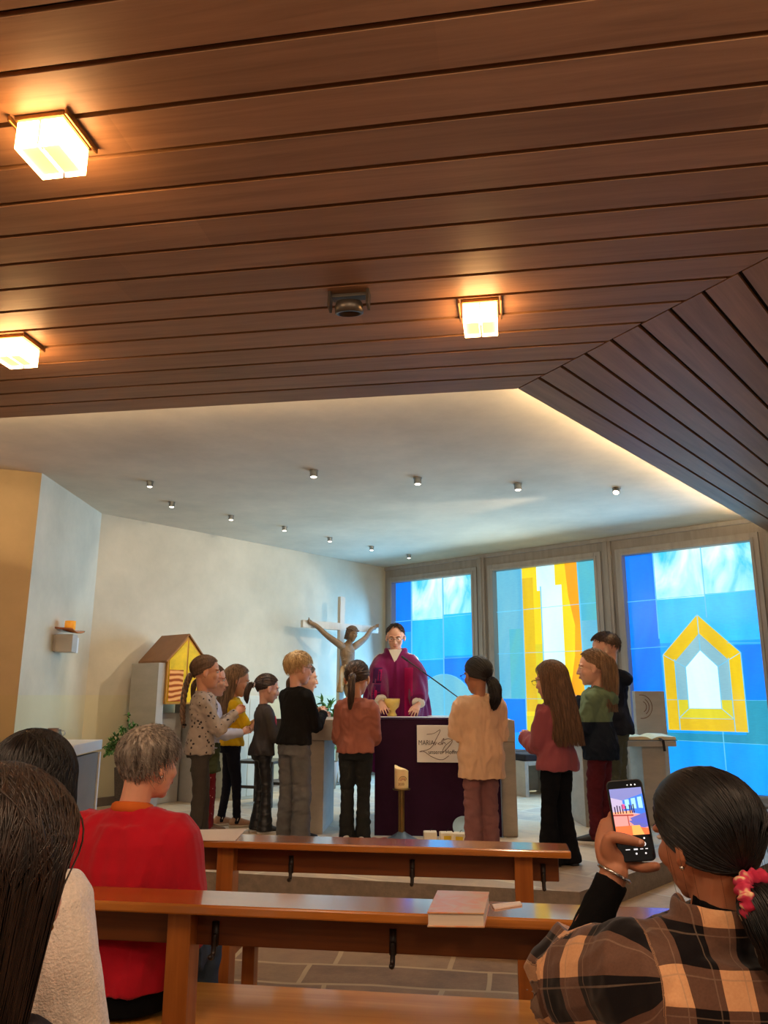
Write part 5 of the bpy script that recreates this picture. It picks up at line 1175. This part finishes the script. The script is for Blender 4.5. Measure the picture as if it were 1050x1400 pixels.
mb = MB(); mb.loft([(.082 * S * math.cos(a), -.012 * S + .085 * S * math.sin(a), zn + .012 * S - (.10 * S * max(0, math.sin(a)) ** 3)) for a in np.linspace(0, 2 * PI, 40)], [.018 * S] * 40, [.028 * S] * 40, seg=10, ref=(0, 0, 1)); mb.build('collar_band', M_chas, ch, smooth=True)
mb = MB(); mb.prism([(-.055 * S, .088 * S, zn + .02 * S), (.055 * S, .088 * S, zn + .02 * S), (0, .118 * S, zn - .095 * S)], (0, -.03, 0)); mb.build('alb_front', M_linen, f.t)
# woven bands laid on the cloth
bvh_me = ch.data; from mathutils.bvhtree import BVHTree
bv = BVHTree.FromPolygons([v.co[:] for v in bvh_me.vertices], [p.vertices[:] for p in bvh_me.polygons])
def onch(x, z, off=.003):
    h = bv.ray_cast(Vector((x, 1.2, z)), Vector((0, -1, 0))); return np.array(h[0]) + np.array([0, off, 0]) if h[0] else np.array([x, .17, z])
def patch(name, x0, x1, z0, z1, m, off=.003):
    nx, nz = max(2, int((x1 - x0) / .02) + 1), max(2, int((z1 - z0) / .02) + 1); mb = MB(); X, Z = np.linspace(x0, x1, nx), np.linspace(z0, z1, nz)
    V = [onch(x, z, off) for z in Z for x in X]; V2 = [v - np.array([0, .006, 0]) for v in V]; n = len(V); F = []
    for i in range(nz - 1):
        for j in range(nx - 1): a = i * nx + j; F += [(a, a + 1, a + nx + 1, a + nx), (n + a, n + a + nx, n + a + nx + 1, n + a + 1)]
    for i in range(nz - 1):
        for j in (0, nx - 1): a = i * nx + j; F.append((a, a + nx, n + a + nx, n + a))
    for j in range(nx - 1):
        for i in (0, nz - 1): a = i * nx + j; F.append((a, a + 1, n + a + 1, n + a))
    mb.add(V + V2, F); return mb.build(name, m, ch, smooth=True)
x = .135 * S; w = .036 * S; zt = zn - .13 * S
for k in range(5):
    z1 = zt - .135 * S * k; patch('woven_band', x - w, x + w, z1 - .125 * S, z1, M_dkp)
    patch('woven_band', x + (w * .2 if k % 2 else -w), x + (w if k % 2 else -w * .2), z1 - .11 * S, z1 - .015 * S, M_mag, .005)
patch('woven_cross', x - w * .22, x + w * .22, zt - .52 * S, zt - .18 * S, M_mag, .008); patch('woven_cross', x - w * 1.05, x + w * 1.05, zt - .34 * S, zt - .30 * S, M_mag, .008)
patch('woven_stripe', -.15 * S, -.08 * S, zn - .62 * S, zn - .13 * S, M_mag)
def hlp(phi): return np.radians(np.interp(np.abs((np.asarray(phi) + PI) % (2 * PI) - PI) / PI, [0, .05, .12, .27, .48, .58, 1], [38, 34, 20, 66, 88, 104, 122]))
f.hair(H_dkbrown, lambda mb, g: hair_short(mb, g, 480, .14, .011, hlp, whorl=(0, -.3, .9), off=.012, lift=.02), 12, hlp, .01)

# ------------------------------------------------------------------ carved figure on the crucifix (part of the cross)
M_carv = mat('carved limewood', (122, 90, 58), .5, var=.25, scale=18., bump=.3); t = CRX
zA = cc; ks = .93; mb = MB()
hd = HM((.015, -.19, cc - .09), .155, 180 - 14, 16, 0); head(mb, hd)
mb.M = hd; mb.ell((0, .18, -.42), (.16, .15, .19)); mb.ell((0, -.1, -.1), (.36, .38, .45)); mb.M = None
ts = [(.03, -.10, cc - .64), (.025, -.11, cc - .54), (.0, -.115, cc - .43), (-.005, -.125, cc - .33), (.0, -.12, cc - .255), (.01, -.13, cc - .20)]
mb.loft(ts, [.085, .092, .074, .100, .098, .042], [.065, .07, .056, .074, .062, .04], n=18, seg=18, cap='round'); mb.loft([(.01, -.13, cc - .23), (.015, -.165, cc - .14)], [.04, .036], seg=12)
for k in range(4):
    for s in (-1, 1): mb.loft([(s * .012, -.192 + .006 * k, cc - .31 - .026 * k), (s * .05, -.185 + .006 * k, cc - .30 - .028 * k), (s * .088, -.145, cc - .325 - .026 * k)], .009, n=8, seg=6)
for s, hx in ((-1, -.515), (1, .52)):
    mb.loft([(s * .075, -.12, cc - .255), (s * .13, -.125, cc - .225), (s * .31, -.10, cc - .125), (hx * .85, -.06, cc - .02), (hx, -.045, cc + .015)], [.042, .044, .034, .027, .02], n=16, seg=12)
    mb.loft([(hx, -.045, cc + .015), (hx * 1.06, -.045, cc + .035)], [.03, .02], [.018, .014], seg=10)
    for k in range(4): mb.loft([(hx * 1.05, -.05, cc + .04 + .012 * k - .02), (hx * 1.10, -.07, cc + .05 + .012 * k - .02)], .007, seg=6)
for s in (-1, 1): mb.loft([(.03 + s * .042, -.11, cc - .62), (.03 + s * .045, -.16, cc - .76), (.04 + s * .036, -.18, cc - .88), (.03 + s * .02, -.11, cc - 1.08), (.03 + s * .014, -.085, cc - 1.20), (.03 + s * .014, -.13, cc - 1.27)], [.062, .052, .040, .036, .025, .023], n=22, seg=12)
fg = fuse(mb, 'carved_figure', M_carv, t, .0045, 2); fg.scale = (1.16,) * 3; fg.location = (0, .0, cc * -.16)
mb = MB(); mb.loft([(.03, -.11, cc - .47), (.025, -.12, cc - .55), (.02, -.13, cc - .64), (.015, -.135, cc - .70)], [.092, .104, .112, .122], [.076, .088, .092, .098], n=12, seg=26, cap='flat')
mb.loft([(-.085, -.16, cc - .49), (-.12, -.16, cc - .58), (-.145, -.15, cc - .76)], [.03, .04, .045], [.022, .028, .024], n=10, seg=10); mb.ell((-.075, -.175, cc - .49), (.038, .032, .03))
fuse(mb, 'loincloth', mat('carved cloth', (158, 122, 78), .5, var=.25, scale=18., bump=.3), fg, .007, 3, lambda P: .009 * np.sin(np.arctan2(P[:, 1] + .12, P[:, 0]) * 17 + P[:, 2] * 8))
mb = MB(); mb.M = hd; g = np.random.default_rng(77); cap(mb, .04, lambda p: hairline(p, 46, 96, 138)); hair_long(mb, g, .55, 160, .03, face=78, off=.05, out=.02, wav=.03)
for k in range(40): a = .157 * k; mb.ell((.40 * math.cos(a), -.06 + .49 * math.sin(a), .30 + .03 * math.sin(a * 7)), (.06, .06, .045), seg=8, rings=6)
mb.build('carved_hair', mat('carved dark', (92, 66, 42), .55, var=.2, scale=18.), fg, smooth=True, fix=False)
# ================================================================== CONGREGATION
def seated(label, px, top, Y, azim, H, hh, floor=0., wide=1., skin=S_fair, sw=None):
    T = aty(px, top, Y); f = Fig(label, (T[0], Y, T[2] - H), azim, H, hh, wide, sw=sw, skin=skin, nk=1.19); f.sit(floor - (T[2] - H)); return f
def lap(f, y=.26, z=.10): f.arms(*[((sd * .09, y, f.hip + z), (-sd * .5, .8, -.15), (sd * .25, .1, 1)) for sd in (1, -1)], pole=(.55, -.55, -1.))
# --- grey haired woman in the red pullover
f = seated('woman with short grey hair in a red pullover, seated on the middle pew', 193, 997, 2.93, 10, 1.62, .238, wide=1.12, sw=.132)
lap(f); f.headpos(30, 6, 0); f.M[0, 3] += .035; f.body(.0045, legs=True); eyes(f.t, f.M, (90, 110, 130), (150, 140, 130))
f.trousers('jeans', fabric('blue jeans', (66, 80, 98), .22, scale=7.), (.098, .092, .074, .066, .062), seed=40, z_end=(f.floor + .05) / f.Sz, amp=.008)
f.shoes(M_dks, M_sole)
f.top('pullover', fabric('red knit', (184, 24, 42), .06, sheen=.15), -.02, .030, 1., (.068, .064, .056, .046), flare=.012, seed=41, amp=.0075, mul=1.05, voxel=.006, collar=True, freq=18)
mb = MB(); f.torso(mb, -.15, .05, .030 * f.S, 1.0, 6); fuse(mb, 'undershirt', fabric('black undershirt', (14, 14, 16)), f.t, .007, 4)
S = f.S; mb = MB(); mb.loft([(.05 * S * math.cos(a), -.018 * S + .048 * S * math.sin(a), f.zn + .012 * S - .01 * S * math.sin(a)) for a in np.linspace(0, 2 * PI, 24)], [.012 * S] * 24, [.016 * S] * 24, seg=8, ref=(0, 0, 1), cap='flat'); mb.build('orange_collar', fabric('orange collar', (206, 104, 44)), f.topo, smooth=True)
def hlr(phi): return hairline(phi, 50, 84, 138)
def fn(mb, g): hair_short(mb, g, 2600, .40, .0065, hlr, whorl=(.1, -.45, .88), off=.045, lift=.018, jit=.07); hair_short(mb, g, 900, .55, .006, hlr, whorl=(.1, -.3, .9), off=.055, lift=.012, jit=.09)
f.hair(H_grey, fn, 42, hlr, .055)
mb = MB(); mb.M = f.M; mb.ell((.365, -.03, -.16), (.02, .02, .02), seg=10, rings=8); mb.build('earring', mat('silver', (200, 200, 200), .2, 1., var=0), f.t, smooth=True)
f.settle()

# --- black haired woman in cream wool
f = seated('woman with straight black hair in a cream woollen jumper, at the left edge', 50, 1008, 1.86, 22, 1.60, .226, wide=1.0, skin=S_warm, sw=.108)
lap(f, .22, .08); f.headpos(-14, 8); f.body(.005); eyes(f.t, f.M, brow=(24, 18, 18))
f.trousers('trousers', fabric('charcoal trousers', (46, 46, 50)), (.096, .09, .072, .062, .06), seed=43, z_end=(f.floor + .05) / f.Sz); f.shoes(M_dks, M_dks)
m = mat('cream wool', (232, 222, 212), .95, var=.12, scale=110., bump=.45, bscale=190., spec=.1, sheen=.4); f.top('jumper', m, -.02, .016, 1., (.064, .060, .054, .046), flare=.0, seed=44, amp=.008, voxel=.006, freq=16)
f.hair(H_black, lambda mb, g: hair_long(mb, g, 1.25, 1500, .007, face=60, off=.05, out=.05, wav=.006), 45, capoff=.03); f.settle()

# --- nearest woman, dark brown hair
f = seated('woman with dark brown hair gathered low, nearest the camera at the left edge', -2, 1072, 1.0, 4, 1.62, .232, wide=1.05, skin=S_fair)
lap(f, .22, .08); f.headpos(2, 6); f.body(.005); eyes(f.t, f.M)
f.trousers('trousers', fabric('dark blue trousers', (38, 42, 56)), (.096, .09, .072, .062, .06), seed=46, z_end=(f.floor + .05) / f.Sz); f.shoes(M_dks, M_dks)
f.top('jumper', fabric('dark jumper', (40, 36, 40)), -.02, .024, 1., (.068, .064, .056, .046), seed=47, voxel=.007)
def fn(mb, g):
    hair_long(mb, g, 1.25, 3800, .006, face=94, off=.07, out=.0, back_in=.42, wav=.004, fwd=-.04)
f.hair(hairmat('hair near brown', (22, 15, 13), (56, 41, 34), .38), fn, 48, capoff=.05)
mb = MB(); mb.M = f.M; mb.ell((.365, -.03, -.17), (.018, .018, .018), seg=10, rings=8); mb.build('earring', mat('gold stud', (220, 170, 80), .2, 1., var=0), f.t, smooth=True); f.settle()

# --- woman in the plaid overshirt with the telephone
m, nt, b = nodes('plaid flannel'); at = N(nt, 'ShaderNodeAttribute', attribute_name='plaid'); sp = N(nt, 'ShaderNodeSeparateXYZ'); nt.links.new(at.outputs['Vector'], sp.inputs[0])
def math_(op, a, bv=None, c=None):
    n = N(nt, 'ShaderNodeMath', operation=op)
    for i, v in enumerate((a, bv, c)):
        if v is None: continue
        if hasattr(v, 'is_linked'): nt.links.new(v, n.inputs[i])
        else: n.inputs[i].default_value = v
    return n.outputs[0]
def stripe(s_, per): return math_('LESS_THAN', math_('FRACT', math_('DIVIDE', s_, per)), .5)
su, sv = stripe(sp.outputs[0], .098), stripe(sp.outputs[1], .112)
lu = math_('LESS_THAN', math_('FRACT', math_('DIVIDE', math_('ADD', sp.outputs[0], .012), .049)), .045); lv_ = math_('LESS_THAN', math_('FRACT', math_('DIVIDE', math_('ADD', sp.outputs[1], .015), .056)), .04)
dk = math_('MULTIPLY', math_('ADD', su, sv), .5)
c = ramp(nt, dk, [(.0, (212, 164, 122)), (.45, (100, 74, 62)), (.9, (20, 17, 20))], 'CONSTANT')
els = [n for n in nt.nodes if n.type == 'VALTORGB'][-1].color_ramp.elements; els[1].position = .3; els[2].position = .8
c = mixc(nt, math_('MULTIPLY', math_('MAXIMUM', lu, lv_), .35), c, lin((150, 130, 112)))
nz = N(nt, 'ShaderNodeTexNoise', i_Scale=240.); nt.links.new(coords(nt), nz.inputs['Vector']); c = mixc(nt, .25, c, nz.outputs[0], 'SOFT_LIGHT')
nt.links.new(c, b.inputs['Base Color']); b.inputs['Roughness'].default_value = .95; b.inputs['Specular IOR Level'].default_value = .1; b.inputs['Sheen Weight'].default_value = .2
M_plaid = m
def hld(phi): return hairline(phi, 50, 106, 150)
PAZ = -6; f = seated('woman in a brown and black plaid overshirt raising a telephone, right foreground', 957, 1058, 1.60, PAZ, 1.62, .226, wide=1.10, skin=S_tan, sw=.136)
def loc(px, py, Y): return Rz(-PAZ) @ (aty(px, py, Y) - f.base)
def wl(p): return Rz(-PAZ) @ (np.array(p) - f.base)
lap(f, .24, .1)
# telephone
pc = aty(862, 1121, 1.76); n_ = nrm(CAM + np.array([.05, 0, .1]) - pc); u_ = nrm(np.array([-.115, 0, 1.]) - n_ * (np.array([-.115, 0, 1.]) @ n_)); r_ = np.cross(u_, n_)
PH = np.column_stack([r_, u_, n_])
def phl(x, y, z): return wl(pc + PH @ np.array([x, y, z]))
E_ = loc(776, 1346, 1.74); W_ = phl(-.050, -.098, -.012); Sh = np.array([-f.sw, -.01 * f.S, f.zn - .075 * f.S])
f.A[-1] = (Sh, E_, W_, nrm(phl(-.03, 0, -.02) - W_), np.array([0, -1., 0])); f.headpos(-24, 8, -4); f.M[1, 3] -= .02
def phone_hand(mb):
    P = phl
    mb.loft([W_, P(-.050, -.070, -.016), P(-.044, -.040, -.024), P(-.036, -.005, -.024)], [.026, .034, .038, .030], [.022, .024, .020, .014], n=10, seg=16, ref=PH_loc[2])
    mb.loft([P(-.050, -.075, -.008), P(-.056, -.052, .004), P(-.047, -.032, .016), P(-.018, -.037, .019), P(.012, -.047, .0145)], [.019, .0165, .0125, .0115, .0088], n=16, seg=12)
    for y, b0, dy in ((.012, -.034, .012), (-.012, -.032, .004), (-.036, -.032, -.004)):
        mb.loft([P(b0, y, -.024), P(-.004, y + dy, -.026), P(.018, y + dy, -.022), P(.030, y + dy - .004, -.018)], [.0115, .011, .0105, .0085], n=16, seg=10)
    mb.loft([P(-.040, -.062, -.022), P(-.012, -.086, -.022), P(.014, -.093, -.012), P(.034, -.0925, .006)], [.012, .0115, .011, .0092], n=14, seg=10)
PH_loc = [Rz(-PAZ) @ PH[:, i] for i in range(3)]
f.body(.003, custom={-1: phone_hand}); eyes(f.t, f.M, brow=(24, 18, 18))
f.trousers('trousers', fabric('dark trousers near', (36, 36, 42)), (.098, .092, .074, .064, .06), seed=50, z_end=(f.floor + .05) / f.Sz); f.shoes(M_dks, M_sole)
M_bk = fabric('black turtleneck', (12, 12, 14), .1)
mb = MB(); f.torso(mb, .0, .97, .006 * f.S, 1., 8); f.yoke(mb, .0); nk = hp(f.M, (0, -.13, -.30)); nk[2] = max(nk[2], f.zn + .03)
mb.loft([(0, -.02 * f.S, f.zn - .05), (0, -.02 * f.S, f.zn), np.array([0, -.018 * f.S, f.zn]) * .4 + nk * .6], [.07, .056, .055], n=8, seg=18, cap='flat')
for sd in (1, -1):
    Sh_, E2, W2, d2_, nb2 = f.A[sd]; mb.loft([Sh_ * .3 + E2 * .7, E2, E2 * .5 + W2 * .5, W2 * .93 + E2 * .07], [.046, .042, .038, .034], n=16, seg=16, cap='flat')
fuse(mb, 'turtleneck', M_bk, f.t, .0045, 4, folds(.003, 40, 51))
ZN = f.zn; AX_ = dict(f.A)
def plaidattr(me):
    n = len(me.vertices); co = np.empty(n * 3); me.vertices.foreach_get('co', co); co = co.reshape(-1, 3)
    def seg(P, a, b_):
        d = b_ - a; t = np.clip(((P - a) @ d) / (d @ d), 0, 1); q = a + t[:, None] * d; return np.linalg.norm(P - q, axis=1), t * np.linalg.norm(d), q
    uv = np.stack([co[:, 0] + .012, co[:, 2] + .03, co[:, 0] * 0], 1)
    back = np.abs(co[:, 0]) > .16
    for sd in (1, -1):
        Sh_, E2, W2, *_ = AX_[sd]; d1_, l1, q1 = seg(co, Sh_, E2); d2_, l2, q2 = seg(co, E2, W2); L1 = np.linalg.norm(E2 - Sh_)
        on = (np.minimum(d1_, d2_) < .16) & (co[:, 0] * sd > f.sw * .98); use2 = d2_ < d1_
        ax = np.where(use2[:, None], nrm(W2 - E2), nrm(E2 - Sh_)); q = np.where(use2[:, None], q2, q1); along = np.where(use2, L1 + l2, l1)
        rv = co - q; bk = np.array([0, -1., .2]); u0 = nrm_rows(bk - ax * (ax @ bk)[:, None]); v0 = np.cross(ax, u0); ang = np.arctan2((rv * v0).sum(1), (rv * u0).sum(1))
        uv[on] = np.stack([ang * .062 + .02, along + .01, ang * 0], 1)[on]
    at_ = me.attributes.new('plaid', 'FLOAT_VECTOR', 'POINT'); at_.data.foreach_set('vector', uv.ravel())
def shirt_collar(mb): 
    S = f.S; mb.loft([(.062 * S * math.cos(a), -.020 * S + .060 * S * math.sin(a), ZN + .012 * S) for a in np.linspace(PI * .75, PI * 2.25, 24)], [.012 * S] * 24, [.030 * S] * 24, seg=12, ref=(0, 0, 1), cap='flat')
f.top('plaid_overshirt', M_plaid, -.10, .034, .70, (.074, .068, .036, .022), flare=.01, seed=52, amp=.0075, voxel=.0045, mul=1.08, collar=False, post=plaidattr, freq=18, extra=shirt_collar)
def fn(mb, g):
    hair_pulled(mb, g, (-.28, -.80, -.60), 4200, .0055, hl=hld, off=.055)
    tail(mb, g, [(-.14, -.42, -.36), (-.16, -.54, -.50), (-.16, -.60, -.72), (-.17, -.54, -.98)], .17, .20, 1100, .0055, .012)
    n = 26; ph = g.uniform(1.2, 5.0, n); t = np.linspace(0, 1, 9)[None, :, None]; A = scalp(ph, np.full(n, .9), .07)[:, None] * np.ones((1, 9, 1)); B = np.stack([.42 * np.sin(ph), .46 * np.cos(ph) - .05, g.uniform(-.6, -.1, n)], -1)[:, None]
    tubes(mb, A * (1 - t) + B * t + np.sin(t * PI) * .09 * nrm_rows(A), .0016, .6)
f.hair(H_black, fn, 53, hld, .055)
mb = MB(); mb.M = f.M; C = [(-.15 + .15 * math.cos(a), -.49 + .03 * math.cos(a * 3), -.40 + .14 * math.sin(a)) for a in np.linspace(0, 2 * PI, 60)]
m, nt, b = nodes('scrunchie cloth'); nz = N(nt, 'ShaderNodeTexNoise', i_Scale=38.); nt.links.new(coords(nt), nz.inputs['Vector']); nt.links.new(ramp(nt, nz.outputs[0], [(.4, (170, 24, 62)), (.55, (196, 60, 92)), (.62, (226, 196, 150))]), b.inputs['Base Color']); b.inputs['Roughness'].default_value = .9
mb.loft(C, [.062 + .016 * math.sin(k * 1.9) for k in range(60)], seg=10, cap='flat'); mb.build('scrunchie', m, f.h, smooth=True)
mb = MB(); mb.M = f.M; mb.ell((-.365, -.02, -.17), (.02, .02, .02), seg=10, rings=8); mb.build('earring', MATS['silver'], f.t, smooth=True)
mb = MB(); ax = nrm(W_ - E_); u0 = nrm(np.cross(ax, (0, 0, 1))); v0 = np.cross(ax, u0); cw = W_ - ax * .004
mb.loft([cw + (u0 * math.cos(a) + v0 * math.sin(a)) * .0335 for a in np.linspace(0, 2 * PI, 24)], .0035, seg=6, cap='flat'); mb.build('bracelet', MATS['silver'], f.t, smooth=True)
mb = MB(); q = phl(.010, -.0455, .0215); mb.ell(q, (.0075, .0055, .003), np.column_stack([PH_loc[0], PH_loc[1], PH_loc[2]]), seg=12, rings=8); mb.build('thumb_nail', mat('finger nail', (206, 156, 136), .3, var=0), f.t, smooth=True)
f.settle()
t = bpy.data.objects.new('smartphone', None); COL.objects.link(t); Mx = np.eye(4); Mx[:3, :3] = PH; Mx[:3, 3] = pc; t.matrix_world = Matrix(Mx.tolist())
tag(t, 'black smartphone held up in the hand of the woman in plaid, showing the altar', 'phone')
def rr(w, h, r, z): return [(sx * (w / 2 - r) + r * math.cos(a), sy * (h / 2 - r) + r * math.sin(a), z) for sx, sy, a0 in ((1, 1, 0), (-1, 1, PI / 2), (-1, -1, PI), (1, -1, 1.5 * PI)) for a in np.linspace(a0, a0 + PI / 2, 7)]
MB().prism(rr(.076, .163, .011, -.0085), (0, 0, .0085)).build('case', mat('phone case', (16, 16, 18), .4), t, bevel=.0015)
scn = MB().prism(rr(.071, .158, .009, .0), (0, 0, .0012)).build('screen', mat('screen glass', (8, 8, 10), .08, var=0, emit=(16, 15, 17), estr=.35), t)
def lit(name, c, e=1.): return mat('display ' + name, c, .3, var=0, emit=c, estr=e)
PM = [lit('wall', (176, 172, 214)), lit('ceil', (120, 130, 196)), lit('blue', (60, 120, 240)), lit('pane', (150, 220, 255)), lit('wood', (232, 112, 66)), lit('light wood', (246, 176, 96)), lit('floor', (216, 150, 150)), lit('dark', (44, 26, 50)), lit('pink', (214, 84, 150)), lit('step', (96, 104, 190)), lit('rail', (150, 66, 56)), lit('warm', (240, 170, 130))]
mb = MB(); x0, x1, y0, y1 = -.0335, .0335, -.030, .064
def dq(pts, k, lv): mb.prism([(x0 + a * (x1 - x0), y0 + b2 * (y1 - y0), .0012 + .00002 * lv) for a, b2 in pts], (0, 0, .0002), k)
R4 = lambda a, b2, c2, d: [(a, b2), (c2, b2), (c2, d), (a, d)]
dq(R4(0, 0, 1, 1), 0, 0); dq([(0, 1), (1, 1), (1, .86), (.35, .74), (0, .82)], 1, 1); dq([(.35, .74), (1, .86), (1, .4), (.35, .52)], 2, 2)
for k in range(3): dq([(.42 + .2 * k, .56), (.55 + .2 * k, .55), (.55 + .2 * k, .76 + .02 * k), (.42 + .2 * k, .75 + .02 * k)], 3, 3)
dq([(0, .50), (.62, .52), (.62, .44), (0, .46)], 11, 4); dq([(0, 0), (1, 0), (1, .42), (.62, .44), (0, .46)], 6, 4); dq([(.5, .36), (1, .46), (1, .2), (.55, .30)], 9, 5); dq([(.45, .30), (.72, .10), (1, .16), (1, .36)], 9, 5)
dq([(0, .45), (.62, .43), (.62, .40), (0, .42)], 10, 6); dq(R4(.42, .18, .45, .42), 10, 6)
for k, (x, h) in enumerate(((.06, .13), (.14, .16), (.22, .14), (.30, .17), (.40, .14), (.52, .16), (.58, .15), (.64, .17))): dq(R4(x, .46, x + .035, .50 + h * .9), 7, 7)
dq(R4(.32, .56, .40, .66), 8, 8); dq([(0, 0), (1, 0), (1, .12), (.5, .2), (0, .2)], 4, 8); dq([(.5, 0), (.85, 0), (.75, .2), (.5, .2)], 5, 9)
mb.build('display_picture', PM, scn)
mb = MB(); W_i = lit('icons', (236, 236, 240))
for x, y, r in ((.018, -.048, .0045), (-.006, -.037, .0016), (-.002, -.037, .0016), (.021, -.037, .0018), (.0, -.066, .002), (.019, -.066, .0018), (.006, .070, .0012), (.014, .070, .0016), (.022, .070, .0016)): mb.lathe([(.0, .0013), (r, .0013), (r, .0016), (.0, .0016)], c=(x, y, 0), seg=14)
for x, w in ((-.016, .009), (.0, .008), (.012, .006), (.022, .005)): mb.box((x, -.0575, .0014), (w, .0016 if x else .003, .0004))
mb.build('screen_icons', W_i, scn)
# ================================================================== CAMERA
cd = bpy.data.cameras.new('camera'); co = bpy.data.objects.new('camera', cd); COL.objects.link(co)
cd.sensor_fit = 'VERTICAL'; cd.sensor_height = 36.; cd.lens = 36. * FPX / 1400.; cd.clip_start = .05
Rm = np.column_stack([_rt, _up, -_fw]); Mx = np.eye(4); Mx[:3, :3] = Rm; Mx[:3, 3] = CAM
co.matrix_world = Matrix(Mx.tolist()); SC.camera = co
SC.view_settings.view_transform = 'Standard'; SC.view_settings.look = 'None'; SC.view_settings.gamma = 1.; SC.view_settings.use_curve_mapping = False
SC.view_settings.exposure = EXPOSURE
SC.cycles.use_denoising = True; SC.cycles.max_bounces = 6; SC.cycles.diffuse_bounces = 4; SC.cycles.sample_clamp_indirect = 6.; SC.cycles.caustics_reflective = False; SC.cycles.caustics_refractive = False
